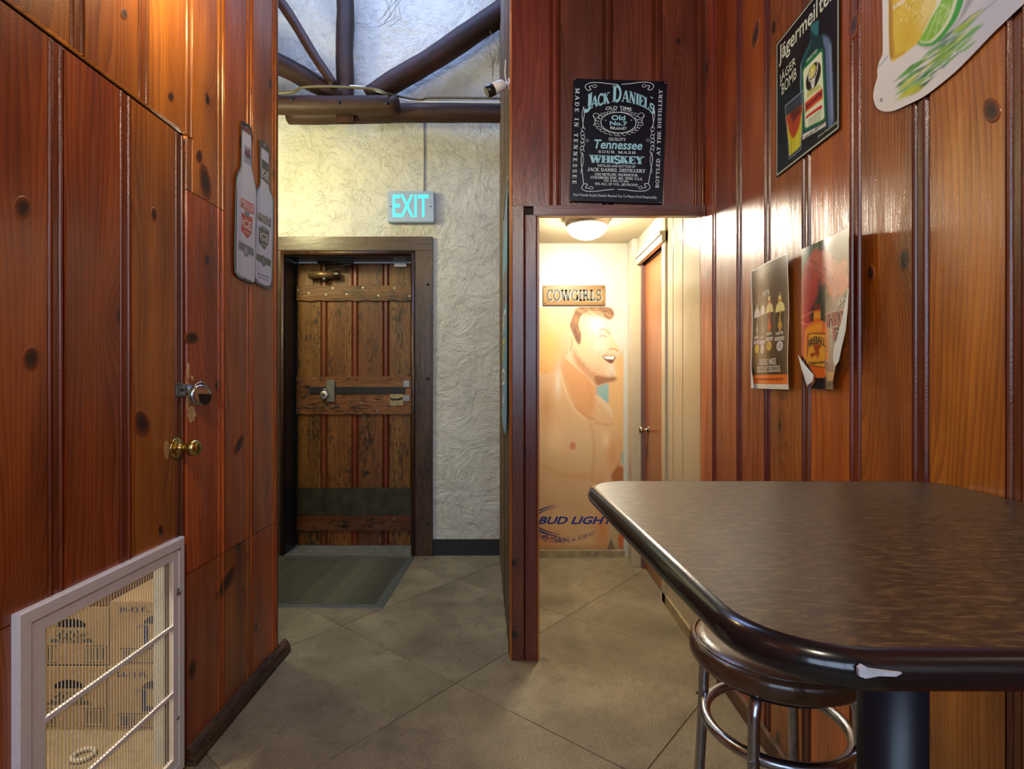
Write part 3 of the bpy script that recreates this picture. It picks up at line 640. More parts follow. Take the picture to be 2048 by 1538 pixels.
# ------------------------------------------------------------------ roof truss of peeled logs in front of the exit wall
YT = 3.74
onT = onY(YT)
def P3(px, py, Y=YT):
    x, z = onY(Y)(px, py); return Vector((x, Y, z))
truss = empty('roof_truss', P3(790, 225), 0, label='dark peeled log roof truss above the exit door', cat='roof truss')
def log(name, a, b_, r0, r1, wob=0.006, n=9, seed=0, cut=None, mat=None):
    rr = random.Random(seed); a, b_ = Vector(a), Vector(b_); ax = b_-a; Lg = ax.length
    mb = MB(); prof = []
    verts = []; m = 14; k = 24
    for i in range(k+1):
        t = i/k; rad = (r0+(r1-r0)*t)*(1+0.022*math.sin(i*.9+seed)+0.012*math.sin(i*2.1+seed*2))
        ox, oy = wob*math.sin(i*.55+seed), wob*math.cos(i*.4+seed*1.3)
        for j in range(m):
            an = 2*math.pi*j/m; verts.append((ox+rad*math.cos(an), oy+rad*math.sin(an), t*Lg))
    f = [(i*m+j, i*m+(j+1)%m, (i+1)*m+(j+1)%m, (i+1)*m+j) for i in range(k) for j in range(m)]
    f += [tuple(reversed(range(m))), tuple(range(k*m, k*m+m))]
    mb.add(verts, f); o = mb.build(name, mat or M['log'], truss, smooth=True)
    o.rotation_euler = ax.to_track_quat('Z', 'Y').to_euler(); o.location = a-Vector(truss.location); return o
log('chord_log', P3(576, 228), P3(1100, 226), 0.066, 0.062, seed=1)
log('splice_log', P3(380, 212, YT-0.115), P3(797, 210, YT-0.115), 0.062, 0.060, 0.002, seed=2)
log('king_post', P3(690, 208), P3(690, -90), 0.060, 0.060, 0.003, seed=3)
log('brace', P3(738, 198), P3(1110, -42), 0.070, 0.085, seed=4)
log('brace', P3(668, 172, YT-0.09), P3(540, -30, YT-0.09), 0.030, 0.036, 0.003, seed=5)
log('brace', P3(690, 196), P3(480, 92), 0.060, 0.075, seed=6)
for px, py in ((583,199),(678,205),(774,206)):
    v = P3(px, py, YT-0.172)-Vector(truss.location)
    MB().lathe([(0.014,0),(0.014,0.006),(0.008,0.012),(0.0001,0.012)], 10, v, 'y').build('bolt', M['black_iron'], truss)
v = P3(691, 238, YT-0.07)-Vector(truss.location)
MB().box(v.x-.06, v.x+.06, v.y-.006, v.y, v.z-.03, v.z+.03).build('joint_block', M['log'], truss, bevel=0.003)
def cable(name, pts, r, mat, label, cat='cable', **k):
    base = Vector(pts[0]); P = [Vector(p)-base for p in pts]; Q = []
    for i in range(len(P)-1):
        p0, p1, p2_, p3 = P[max(i-1,0)], P[i], P[i+1], P[min(i+2,len(P)-1)]
        for s in range(6):
            t = s/6; Q.append(0.5*((2*p1)+(-p0+p2_)*t+(2*p0-5*p1+4*p2_-p3)*t*t+(-p0+3*p1-3*p2_+p3)*t*t*t))
    Q.append(P[-1]); o = MB().tube(Q, r, 8).build(name, mat, smooth=True, loc=base); return tag(o, label, cat, **k)
YC = YT-0.185
cable('cable', [P3(540,187,YC),P3(585,184,YC),P3(605,175,YC),P3(660,173,YC),P3(745,178,YC),P3(772,187,YC-.0),P3(800,193,YT-.09),P3(840,199,YT-.09),P3(870,195,YT-.08),P3(1030,197,YT-.08)], 0.0085, plain('olive_cable', (0.10,0.08,0.035), 0.35), 'thick olive brown cable arching over the bolted splice log')
cable('cable', [P3(700,171,YT-.08),P3(730,175,YT-.10),P3(800,198,YT-.105),P3(840,203,YT-.085),P3(900,204,YT-.08),P3(1030,205,YT-.08)], 0.004, M['white_plastic'], 'thin white cable running along the chord log')
cable('conduit', [P3(847,246,YB-.008),P3(847,384,YB-.008)], 0.0075, plain('painted_conduit', lin((190,186,172)), 0.5), 'thin painted conduit running down to the exit sign', 'conduit')
cable('cable', [P3(1020,120,2.5)+Vector((-.02,0,0)),P3(1019,150,2.5)+Vector((-.02,0,0)),P3(1021,170,2.5)+Vector((-.012,0,0))], 0.003, M['white_plastic'], 'short white cable above the security camera')
cable('wire', [P3(1022,345,2.47)+Vector((-.012,0,0)),P3(1020,360,2.47)+Vector((-.012,0,0)),P3(1019,400,2.52)+Vector((-.02,0,0)),P3(1015,440,2.6)+Vector((-.02,0,0))], 0.002, M['dull_steel'], 'loose thin wire beside the blue poster', 'wire')
def strands(name, curves, label):
    mb = MB(); base = Vector(curves[0][0])
    for c in curves: mb.tube([Vector(p)-base for p in c], 0.0016, 5)
    o = mb.build(name, plain('dusty_web', (0.17,0.13,0.09), 0.9), loc=base); return tag(o, label, 'cobweb', kind='stuff')
rr = random.Random(3); cs = []
for k in range(7):
    a = P3(985+rr.uniform(-14,14), 60+rr.uniform(0,50), 3.4); b_ = P3(985+rr.uniform(-12,20), 155+rr.uniform(-30,15), 3.3)
    mid = (a+b_)/2+Vector((rr.uniform(-.05,.05), 0, rr.uniform(-.03,.03))); cs.append([a, mid, b_])
strands('cobweb', cs, 'dusty cobweb strands hanging beside the security camera')
cs = []
for k in range(6):
    a = P3(755+rr.uniform(-10,60), -10, 3.78); b_ = P3(760+rr.uniform(-10,20), 40+rr.uniform(-20,20), 3.78)
    cs.append([a, (a+b_)/2+Vector((rr.uniform(-.06,.06), 0, -.05)), b_])
strands('cobweb', cs, 'dusty cobweb strands hanging from the roof beside the king post')

# ------------------------------------------------------------------ exit sign
(x0, zt0), (x1, zb0) = onY(YB-.05)(775, 382), onY(YB-.05)(868, 444)
ex_ = empty('exit_sign', ((x0+x1)/2, YB-0.0005, zb0), 0, label='lit EXIT sign with cyan letters above the plank door', cat='exit sign')
hw = (x1-x0)/2; hh = zt0-zb0
MB().box(-hw, hw, -0.05, 0, 0, hh).build('housing', M['sign_metal'], ex_, bevel=0.004)
for s in (-1, 1): MB().lathe([(0.005,0.05),(0.004,0.052),(0.0001,0.052)], 10, (s*(hw-.022), 0, hh*.5), 'y').build('screw', M['black_iron'], ex_)

# ------------------------------------------------------------------ lettering tools (flat print)
class Ink:
    """2-D print pieces (x right, y up) gathered per colour, later laid on a surface"""
    def __init__(s): s.v = []; s.f = []; s.parts = []
    def add(s, v, f):
        n = len(s.v); s.v += v; s.f += [tuple(i+n for i in q) for q in f]
    def quad(s, pts): s.add(list(pts), [tuple(range(len(pts)))])
    def ribbon(s, pts, w0, w1=None, closed=False):
        n = len(pts); v = []; f = []
        for i, p in enumerate(pts):
            a = pts[(i-1)%n] if closed or i else pts[i]; b = pts[(i+1)%n] if closed or i < n-1 else pts[i]
            dx, dy = b[0]-a[0], b[1]-a[1]; l = math.hypot(dx, dy) or 1; t = i/(n-1)
            w = (w0+( (w1 if w1 is not None else w0)-w0)*t)/2
            v += [(p[0]-dy/l*w, p[1]+dx/l*w), (p[0]+dy/l*w, p[1]-dx/l*w)]
        for i in range(n if closed else n-1):
            j = (i+1)%n; f.append((2*i+1, 2*j+1, 2*j, 2*i))
        s.add(v, f)
    def ellipse(s, cx, cy, rx, ry, n=24): s.quad([(cx+rx*math.cos(2*math.pi*k/n), cy+ry*math.sin(2*math.pi*k/n)) for k in range(n)])
    def ellring(s, cx, cy, rx, ry, w, a0=0, a1=360, n=48):
        s.ribbon([(cx+rx*math.cos(R(a0+(a1-a0)*k/n)), cy+ry*math.sin(R(a0+(a1-a0)*k/n))) for k in range(n+1)], w)
    def lay(s, name, mat, parent, to3, cuts=None):
        for part in s.parts: part.lay(name, mat, parent, to3, cuts)
        if not s.v: return None
        if name == 'lettering' and s.parts: name = 'ornament'
        v2, f2 = s.v, s.f
        if cuts is not None:
            bm = bmesh.new(); bv = [bm.verts.new((x, y, 0)) for x, y in v2]
            for q in f2:
                try: bm.faces.new([bv[i] for i in q])
                except ValueError: pass
            for c in cuts: bmesh.ops.bisect_plane(bm, geom=bm.verts[:]+bm.edges[:]+bm.faces[:], plane_co=(c, 0, 0), plane_no=(1, 0, 0))
            bm.verts.ensure_lookup_table(); bm.verts.index_update()
            v2 = [(p.co.x, p.co.y) for p in bm.verts]; f2 = [tuple(p.index for p in q.verts) for q in bm.faces]; bm.free()
        me = mesh([to3(x, y) for x, y in v2], f2, name); o = link(name, me, mat, parent)
        if len(f2) > 1: o['kind'] = 'stuff'
        return o
_tc = {}
def glyphs(txt, bold=0.0, shear=0.0):
    key = (txt, bold, shear)
    if key not in _tc:
        cu = bpy.data.curves.new('t', 'FONT'); cu.body = txt; cu.size = 1.0; cu.offset = bold; cu.shear = shear; cu.resolution_u = 3; cu.align_x = 'LEFT'
        o = bpy.data.objects.new('t', cu); COL.objects.link(o); dg = bpy.context.evaluated_depsgraph_get(); dg.update()
        me = bpy.data.meshes.new_from_object(o.evaluated_get(dg)); v = [(q.co.x, q.co.y) for q in me.vertices]; f = [tuple(p.vertices) for p in me.polygons]
        bpy.data.objects.remove(o); bpy.data.curves.remove(cu); bpy.data.meshes.remove(me)
        _tc[key] = (v, f)
    return _tc[key]
def place(v, cx, cy, w, h, rot=0, warp=None):
    xs = [p[0] for p in v]; ys = [p[1] for p in v]; x0, x1, y0, y1 = min(xs), max(xs), min(ys), max(ys); out = []
    c, s = math.cos(R(rot)), math.sin(R(rot))
    for x, y in v:
        a, b = ((x-x0)/(x1-x0)-.5)*w, ((y-y0)/(y1-y0)-.5)*h
        if warp: a, b = warp(a, b)
        out.append((cx+a*c-b*s, cy+a*s+b*c))
    return out
def text(ik, txt, cx, cy, w, h, rot=0, bold=0.0, shear=0.0, warp=None):
    v, f = glyphs(txt, bold, shear); q = Ink(); q.add(place(v, cx, cy, w, h, rot, warp), f); ik.parts.append(q)
# a small slab-serif alphabet: strokes of a broad pen with feet
def arc(cx, cy, rx, ry, a0, a1, n=12): return [(cx+rx*math.cos(R(a0+(a1-a0)*k/n)), cy+ry*math.sin(R(a0+(a1-a0)*k/n))) for k in range(n+1)]
SER = {
 'A': (.86, [('t',[(.08,0),(.40,1)]),('T',[(.43,1),(.76,0)]),('t',[(.20,.33),(.62,.33)])], [(.08,0),(.76,0)]),
 'B': (.72, [('T',[(.17,0),(.17,1)]),('t',[(.1,.96),(.4,.96)]),('t',[(.1,.04),(.42,.04)]),('t',[(.17,.52),(.4,.52)]),('M',arc(.38,.74,.2,.22,90,-90)),('M',arc(.40,.28,.24,.24,90,-90))], [(.12,0),(.12,1)]),
 'C': (.74, [('M',arc(.42,.5,.33,.47,42,318,20)),('t',[(.68,.98),(.68,.72)])], []),
 'D': (.80, [('T',[(.17,0),(.17,1)]),('t',[(.1,.96),(.36,.96)]),('t',[(.1,.04),(.36,.04)]),('M',arc(.34,.5,.36,.46,90,-90,16))], [(.12,0),(.12,1)]),
 'E': (.68, [('T',[(.17,0),(.17,1)]),('t',[(.1,.95),(.6,.95)]),('t',[(.1,.05),(.62,.05)]),('t',[(.17,.52),(.45,.52)]),('t',[(.59,1),(.59,.74)]),('t',[(.61,0),(.61,.26)]),('t',[(.45,.62),(.45,.42)])], [(.12,0),(.12,1)]),
 'F': (.64, [('T',[(.17,0),(.17,1)]),('t',[(.1,.95),(.58,.95)]),('t',[(.17,.52),(.45,.52)]),('t',[(.57,1),(.57,.74)]),('t',[(.45,.62),(.45,.42)])], [(.17,0),(.12,1)]),
 'G': (.80, [('M',arc(.42,.5,.33,.47,42,340,22)),('t',[(.68,.98),(.68,.72)]),('T',[(.68,.46),(.68,.02)])], [(.68,.46)]),
 'H': (.86, [('T',[(.18,0),(.18,1)]),('T',[(.68,0),(.68,1)]),('t',[(.18,.51),(.68,.51)])], [(.18,0),(.18,1),(.68,0),(.68,1)]),
 'I': (.38, [('T',[(.19,0),(.19,1)])], [(.19,0),(.19,1)]),
 'J': (.54, [('T',[(.36,.25),(.36,1)]),('M',arc(.20,.22,.16,.2,0,-170,10))], [(.36,1)]),
 'K': (.84, [('T',[(.18,0),(.18,1)]),('t',[(.18,.42),(.66,1)]),('T',[(.34,.58),(.70,0)])], [(.18,0),(.18,1),(.68,1),(.72,0)]),
 'L': (.66, [('T',[(.18,0),(.18,1)]),('t',[(.1,.05),(.6,.05)]),('t',[(.6,0),(.6,.3)])], [(.12,0),(.18,1)]),
 'M': (1.0, [('t',[(.16,0),(.16,1)]),('T',[(.18,1),(.5,.05)]),('t',[(.5,.05),(.82,1)]),('T',[(.84,0),(.84,1)])], [(.16,0),(.84,0),(.12,1),(.88,1)]),
 'N': (.88, [('t',[(.16,0),(.16,1)]),('T',[(.18,1),(.70,0)]),('t',[(.72,0),(.72,1)])], [(.16,0),(.12,1),(.72,1)]),
 'O': (.82, [('M',arc(.41,.5,.33,.46,0,360,28))], []),
 'P': (.70, [('T',[(.18,0),(.18,1)]),('t',[(.1,.96),(.4,.96)]),('t',[(.18,.46),(.4,.46)]),('M',arc(.38,.71,.24,.25,90,-90))], [(.18,0),(.12,1)]),
 'Q': (.82, [('M',arc(.41,.5,.33,.46,0,360,28)),('T',[(.45,.2),(.72,-.1)])], []),
 'R': (.80, [('T',[(.18,0),(.18,1)]),('t',[(.1,.96),(.4,.96)]),('t',[(.18,.5),(.4,.5)]),('M',arc(.38,.73,.22,.23,90,-90)),('T',[(.42,.5),(.68,0)])], [(.18,0),(.12,1),(.70,0)]),
 'S': (.66, [('M',arc(.33,.73,.22,.23,30,270,14)+arc(.33,.27,.24,.24,90,-150,14)),('t',[(.55,.98),(.55,.72)]),('t',[(.1,.02),(.1,.28)])], []),
 'T': (.74, [('T',[(.37,0),(.37,1)]),('t',[(.06,.95),(.68,.95)]),('t',[(.07,1),(.07,.72)]),('t',[(.67,1),(.67,.72)])], [(.37,0)]),
 'U': (.84, [('T',[(.18,1),(.18,.3)]),('M',arc(.42,.28,.24,.25,180,360,14)),('t',[(.66,.3),(.66,1)])], [(.18,1),(.66,1)]),
 'V': (.82, [('T',[(.10,1),(.41,0)]),('t',[(.42,0),(.72,1)])], [(.10,1),(.72,1)]),
 'W': (1.16,[('T',[(.10,1),(.36,0)]),('t',[(.36,0),(.58,1)]),('T',[(.56,1),(.82,0)]),('t',[(.82,0),(1.06,1)])], [(.10,1),(.56,1),(1.06,1)]),
 'X': (.80, [('T',[(.12,1),(.68,0)]),('t',[(.66,1),(.12,0)])], [(.12,1),(.68,0),(.66,1),(.12,0)]),
 'Y': (.80, [('T',[(.12,1),(.40,.48)]),('t',[(.68,1),(.40,.48)]),('T',[(.40,0),(.40,.5)])], [(.12,1),(.68,1),(.40,0)]),
 'Z': (.70, [('t',[(.08,.95),(.62,.95)]),('T',[(.6,.97),(.1,.03)]),('t',[(.08,.05),(.62,.05)])], []),
 "'": (.22, [('T',[(.11,1),(.08,.72)])], []), '.': (.26, [('T',[(.12,0),(.12,.14)])], []), ',': (.26, [('T',[(.13,.12),(.08,-.14)])], []),
 '&': (.8, [('M',arc(.38,.76,.16,.2,0,360,14)),('M',arc(.34,.26,.24,.24,60,330,14)),('T',[(.25,.68),(.7,0)])], []),
 '(': (.34, [('t',arc(.42,.5,.28,.6,110,250,10))], []), ')': (.34, [('t',arc(-.08,.5,.28,.6,70,-70,10))], []),
 '0': (.62, [('M',arc(.31,.5,.23,.46,0,360,22))], []), '1': (.44, [('T',[(.24,0),(.24,1)]),('t',[(.06,.8),(.24,.98)])], [(.24,0)]),
 '3': (.6, [('M',arc(.28,.73,.2,.23,140,-90,12)),('M',arc(.28,.27,.23,.24,90,-140,12))], []), '6': (.62, [('M',arc(.31,.3,.22,.27,0,360,18)),('T',arc(.5,.35,.4,.6,110,180,8))], []),
 '7': (.6, [('t',[(.06,.93),(.54,.93)]),('T',[(.52,.95),(.24,0)])], []), '8': (.62, [('M',arc(.31,.75,.18,.21,0,360,16)),('M',arc(.31,.27,.23,.25,0,360,18))], []),
}
def serif(ik, txt, cx, cy, w, h, rot=0, T=.21, t=.085, sw=.13, track=0.0, warp=None, st=.075):
    sub = Ink(); x = 0
    for ch in txt:
        if ch == ' ': x += .38+track; continue
        adv, strokes, feet = SER[ch]
        for cl_, pts in strokes:
            wd = {'T': T, 't': t, 'M': (T*.72)}[cl_]
            sub.ribbon([(x+p[0], p[1]) for p in pts], wd)
        for fx, fy in feet:
            yy = fy-st/2 if fy > .9 else (fy+st/2 if fy < .1 else fy)
            sub.quad([(x+fx-sw-T/3, yy-st/2), (x+fx+sw+T/3, yy-st/2), (x+fx+sw+T/3, yy+st/2), (x+fx-sw-T/3, yy+st/2)])
        x += adv+track
    W_ = x-track; c, s = math.cos(R(rot)), math.sin(R(rot)); out = []
    for a, b in sub.v:
        a, b = (a/W_-.5)*w, (b-.5)*h
        if warp: a, b = warp(a, b)
        out.append((cx+a*c-b*s, cy+a*s+b*c))
    q = Ink(); q.add(out, sub.f); ik.parts.append(q)
def flat(d): return lambda x, y: (x, -d, y)

# EXIT letters
k = Ink(); text(k, 'EXIT', 0, hh*.5+.004, hw*2*.77, hh*.72, bold=0.012)
k.lay('lettering', M['exit_letter'], ex_, flat(0.0515))

# ------------------------------------------------------------------ painted print: vertex colours on a fine sheet
class Canvas:
    def __init__(s, u0, u1, v0, v1, step, bg):
        s.nu, s.nv = max(2, int(round((u1-u0)/step)))+1, max(2, int(round((v1-v0)/step)))+1
        s.u = np.linspace(u0, u1, s.nu); s.v = np.linspace(v0, v1, s.nv); s.U, s.V = np.meshgrid(s.u, s.v)
        s.C = np.empty(s.U.shape+(3,)); s.C[:] = bg; s.step = step
    @staticmethod
    def smooth(pts, closed=True, k=6):
        P = np.array(pts, float); n = len(P); out = []
        for i in range(n if closed else n-1):
            a, b, c, d = (P[(i-1)%n], P[i], P[(i+1)%n], P[(i+2)%n]) if closed else (P[max(i-1,0)], P[i], P[i+1], P[min(i+2,n-1)])
            for t in np.arange(k)/k:
                out.append(0.5*(2*b+(c-a)*t+(2*a-5*b+4*c-d)*t*t+(3*b-a-3*c+d)*t**3))
        if not closed: out.append(P[-1])
        return np.array(out)
    def sdf(s, pts, pad, closed=True):
        P = np.array(pts, float)
        i0, i1 = np.searchsorted(s.u, P[:,0].min()-pad), np.searchsorted(s.u, P[:,0].max()+pad)
        j0, j1 = np.searchsorted(s.v, P[:,1].min()-pad), np.searchsorted(s.v, P[:,1].max()+pad)
        U, V = s.U[j0:j1, i0:i1], s.V[j0:j1, i0:i1]
        if U.size == 0: return None
        d = np.full(U.shape, 1e9); ins = np.zeros(U.shape, bool); n = len(P)
        for i in range(n if closed else n-1):
            a, b = P[i], P[(i+1)%n]; e = b-a; l2 = max(e@e, 1e-18)
            t = np.clip(((U-a[0])*e[0]+(V-a[1])*e[1])/l2, 0, 1)
            d = np.minimum(d, (U-a[0]-t*e[0])**2+(V-a[1]-t*e[1])**2)
            if closed:
                cond = (a[1] > V) != (b[1] > V)
                with np.errstate(divide='ignore', invalid='ignore'):
                    ins ^= cond & (U < (b[0]-a[0])*(V-a[1])/((b[1]-a[1]) or 1e-18)+a[0])
        d = np.sqrt(d)
        return (slice(j0, j1), slice(i0, i1)), np.where(ins, -d, d) if closed else d
    def _put(s, sl, al, col):
        al = al[..., None]
        c = col(s.U[sl], s.V[sl]) if callable(col) else np.array(lin(col))
        s.C[sl] = s.C[sl]*(1-al)+c*al
    def poly(s, pts, col, soft=None, alpha=1.0, sm=False):
        if sm: pts = s.smooth(pts)
        soft = soft or s.step*0.6; r = s.sdf(pts, soft*2)
        if r is None: return
        sl, d = r; t = np.clip(0.5-d/(2*soft), 0, 1); s._put(sl, t*t*(3-2*t)*alpha, col)
    def line(s, pts, w, col, alpha=1.0, soft=None, sm=False):
        if sm: pts = s.smooth(pts, False)
        soft = soft or s.step*0.6; r = s.sdf(pts, w+soft*2, False)
        if r is None: return
        sl, d = r; t = np.clip(0.5-(d-w/2)/(2*soft), 0, 1); s._put(sl, t*alpha, col)
    def ell(s, c, rx, ry, col, soft=None, alpha=1.0, rot=0):
        t = np.linspace(0, 2*math.pi, 33)[:-1]; x, y = rx*np.cos(t), ry*np.sin(t); cr, sr = math.cos(R(rot)), math.sin(R(rot))
        s.poly(np.c_[c[0]+x*cr-y*sr, c[1]+x*sr+y*cr], col, soft, alpha)
    def glow(s, c, rx, ry, col, alpha=1.0):
        d2 = ((s.U-c[0])/rx)**2+((s.V-c[1])/ry)**2; s._put((slice(None), slice(None)), np.exp(-d2)*alpha, col)
    def noise(s, amp, seed=0, sx=1, sy=1):
        r = np.random.RandomState(seed); n = r.rand(s.nv//sy+2, s.nu//sx+2); n = np.repeat(np.repeat(n, sy, 0), sx, 1)[:s.nv, :s.nu]
        s.C *= (1+amp*(n-.5))[..., None]
    def sheet(s, name, mat, parent, to3, outline=None, hole=None):
        nu, nv = s.nu, s.nv; UV = np.c_[s.U.ravel(), s.V.ravel()]
        idx = np.arange(nu*nv).reshape(nv, nu); q = np.stack([idx[:-1,:-1], idx[:-1,1:], idx[1:,1:], idx[1:,:-1]], -1).reshape(-1, 4)
        if outline is not None:
            P = np.array(outline, float); cu, cv = UV[q].mean(1).T; ins = np.zeros(len(cu), bool); n = len(P)
            for i in range(n):
                a, b = P[i], P[(i+1)%n]; cond = (a[1] > cv) != (b[1] > cv)
                ins ^= cond & (cu < (b[0]-a[0])*(cv-a[1])/((b[1]-a[1]) or 1e-18)+a[0])
            q = q[ins]; cnt = np.zeros(nu*nv, int); np.add.at(cnt, q.ravel(), 1); bd = np.where((cnt > 0) & (cnt < 4))[0]
            best = np.full(len(bd), 1e9); pos = UV[bd].copy()
            for i in range(n):
                a, b = P[i], P[(i+1)%n]; e = b-a; l2 = max(e@e, 1e-18); t = np.clip(((UV[bd]-a)@e)/l2, 0, 1); p = a+t[:,None]*e
                dd = ((UV[bd]-p)**2).sum(1); m_ = dd < best; best[m_] = dd[m_]; pos[m_] = p[m_]
            UV[bd] = pos
        used, inv = np.unique(q, return_inverse=True); q = inv.reshape(-1, 4); col = np.clip(s.C.reshape(-1, 3)[used], 0, 1)
        pts = np.array([to3(a, b) for a, b in UV[used]])
        me = bpy.data.meshes.new(name); me.vertices.add(len(pts)); me.vertices.foreach_set('co', pts.ravel())
        me.loops.add(q.size); me.loops.foreach_set('vertex_index', q.ravel().astype(np.int32))
        me.polygons.add(len(q)); me.polygons.foreach_set('loop_start', np.arange(0, q.size, 4, dtype=np.int32)); me.polygons.foreach_set('use_smooth', np.ones(len(q), bool))
        me.update(calc_edges=True)
        at = me.color_attributes.new('print', 'FLOAT_COLOR', 'POINT'); at.data.foreach_set('color', np.c_[col, np.ones(len(col))].ravel())
        return link(name, me, mat, parent)

# ------------------------------------------------------------------ whiskey tin sign above the doorway
sgn = empty('tin_sign', (*onP(1138, 404)[:1], YP-0.0165, onP(1138, 404)[1]), 0, label='black tin whiskey sign with pale blue lettering above the restroom doorway', cat='sign')
sgn.rotation_euler = (R(0.8), R(1.9), 0)
SW, SH = 0.414, 0.540
MB().box(0, SW, -0.0008, 0.0008, 0, SH).build('panel', plain('black_tin', (0.005,0.006,0.013), 0.3, spec=0.3), sgn)
jx = lambda x: (x-210)/1018*SW
def jy(x, y): return SH-(y-(115+(x-210)*0.0385))/1328*SH
def J(cx, cy): return jx(cx), SH-(cy-115-(cx-210)*0.0385)/1328*SH
KX, KY = SW/1018, SH/1328
pale, ice = Ink(), Ink()
def jt(fn, ik, s, cx, cy, w, h, **k):
    x, y = J(cx, cy); fn(ik, s, x, y, w*KX, h*KY, **k)
def bow(drop, half): return lambda a, b: (a, b-drop*KY*(a/(half*KX))**2)
# big arched name: the two capitals taller than the rest
for s, cx, w, h, dy in (('J',382,82,185,0),('ACK',510,200,122,0),('D',690,96,178,0),('ANIEL',895,300,122,0),("'",1070,24,44,-112),('S',1076,60,100,12)):
    off = 120*((cx-715)/375)**2
    x, y = J(cx, 372+off+dy-h/2+ (0)); slope = -2*120*(cx-715)/375**2
    serif(ice, s, x, y, w*KX, h*KY, T=.26, t=.1, sw=.07, warp=lambda a, b, sl=slope: (a, b+sl*a*0.92-120*KY*(a/(375*KX))**2))
jt(text, pale, 'OLD TIME', 712, 436, 285, 36, bold=0.012, warp=bow(14, 142))
x, y = J(715, 598); pale.ellring(x, y, 192*KX, 112*KY, 8*KX)
text(ice, 'Old', *J(712,545), 152*KX, 56*KY, bold=0.03); text(ice, 'No.7', *J(716,607), 190*KX, 46*KY, bold=0.03)
jt(text, pale, 'BRAND', 716, 662, 176, 30, bold=0.012, warp=lambda a, b: (a, b+10*KY*(a/(88*KX))**2))
for s in (-1, 1): pale.ellipse(*J(715+s*140, 572), 6*KX, 6*KX, 10)
for i in range(9):                                        # curling wreath round the oval
    for s in (-1, 1):
        an = R(150-s*0+ i*14.5) if s < 0 else R(30-i*14.5)
        cx0, cy0 = x+math.cos(an)*236*KX, y+math.sin(an)*122*KY-6*KY
        pale.ellring(cx0, cy0, 24*KX, 15*KY, 4.5*KX, 0, 300, 14)
for i in range(5):
    for s in (-1, 1): pale.ellring(*J(715+s*(40+i*36), 472+i*9), 16*KX, 13*KY, 4.5*KX, 20, 320, 12)
for s in (-1, 1):
    pale.ribbon([J(715+s*(275-18*math.sin(t*3)), 520+t*110) for t in np.linspace(0, 1, 12)], 6*KX); pale.ellring(*J(715+s*245, 522), 34*KX, 28*KY, 5*KX, 0, 360, 20)
jt(serif, pale, 'QUALITY', 708, 778, 192, 32, T=.16)
jt(text, ice, 'Tennessee', 722, 838, 525, 100, bold=0.02, shear=0.18)
jt(serif, pale, 'SOUR MASH', 710, 918, 408, 27, T=.2, track=.2); jt(serif, ice, 'WHISKEY', 712, 999, 585, 84, T=.3, t=.12, sw=.12, st=.1)
jt(text, pale, 'DISTILLED AND BOTTLED BY', 713, 1070, 416, 26, bold=0.008); jt(serif, pale, 'JACK DANIEL DISTILLERY', 712, 1114, 634, 36, T=.2)
jt(serif, pale, 'LEM MOTLOW, PROPRIETOR', 711, 1163, 470, 26, T=.2); jt(serif, pale, 'LYNCHBURG (POP. 361), TENN. U.S.A.', 717, 1200, 570, 28, T=.2)
jt(serif, pale, 'EST. & REG. IN 1866', 715, 1232, 270, 20, T=.2); jt(text, pale, '40% ALC. BY VOL. (80 PROOF)', 715, 1272, 470, 36, bold=0.006)
jt(text, pale, "Your Friends At Jack Daniel's Remind You To Please Drink Responsibly.", 706, 1398, 920, 38)
jt(serif, pale, 'MADE IN TENNESSEE', 257, 742, 1040, 44, rot=-90, T=.2, track=.42); jt(serif, pale, 'BOTTLED AT THE DISTILLERY', 1163, 776, 1065, 38, rot=90, T=.2, track=.12)
for s in (-1, 1):                                         # scrolled border
    mir = lambda px, s=s: 712+s*(px)
    for yy, sg in ((205, 1), (1300, -1)):
        pale.ribbon([J(mir(a), yy-sg*b) for a, b in Canvas.smooth([(20,22),(120,30),(220,42),(320,40),(372,8),(352,-36),(310,-34),(330,0),(300,10)], False)], 7*KX)
        pale.ellring(*J(mir(270), yy-sg*4), 22*KX, 15*KY, 5*KX, 0, 360, 16)
    pale.ribbon([J(mir(a), b) for a, b in Canvas.smooth([(382,420),(372,500),(384,600),(376,660)], False)], 7*KX); pale.ribbon([J(mir(a), b) for a, b in Canvas.smooth([(384,430),(396,520),(376,640)], False)], 5*KX)
    pale.ribbon([J(mir(a), b) for a, b in Canvas.smooth([(376,920),(390,1000),(376,1100),(366,1180),(352,1270)], False)], 7*KX); pale.ribbon([J(mir(a), b) for a, b in Canvas.smooth([(376,920),(364,1010),(384,1110),(388,1150)], False)], 5*KX)
    for i in range(7): pale.ellring(*J(mir(378+7*(i%2)), 672+i*40), 19*KX, 26*KY, 5*KX, 60*i, 60*i+300, 14)
    cx0, cy0 = J(mir(332), 790); pale.ribbon([(cx0-22*KX, cy0), (cx0, cy0+16*KY), (cx0+22*KX, cy0), (cx0, cy0-16*KY)], 4*KX, closed=True)
for cx, cy in ((225,128),(1212,170),(222,1440),(1208,1470)):
    p = J(cx, cy); MB().lathe([(0.004,0.0008),(0.003,0.0025),(0.0001,0.003)], 10, (p[0], 0, p[1]), 'y').build('nail', M['steel'], sgn, smooth=True)
pale.lay('lettering', ink((222,238,246)), sgn, flat(0.0012)); ice.lay('lettering', ink((164,224,240)), sgn, flat(0.0013))

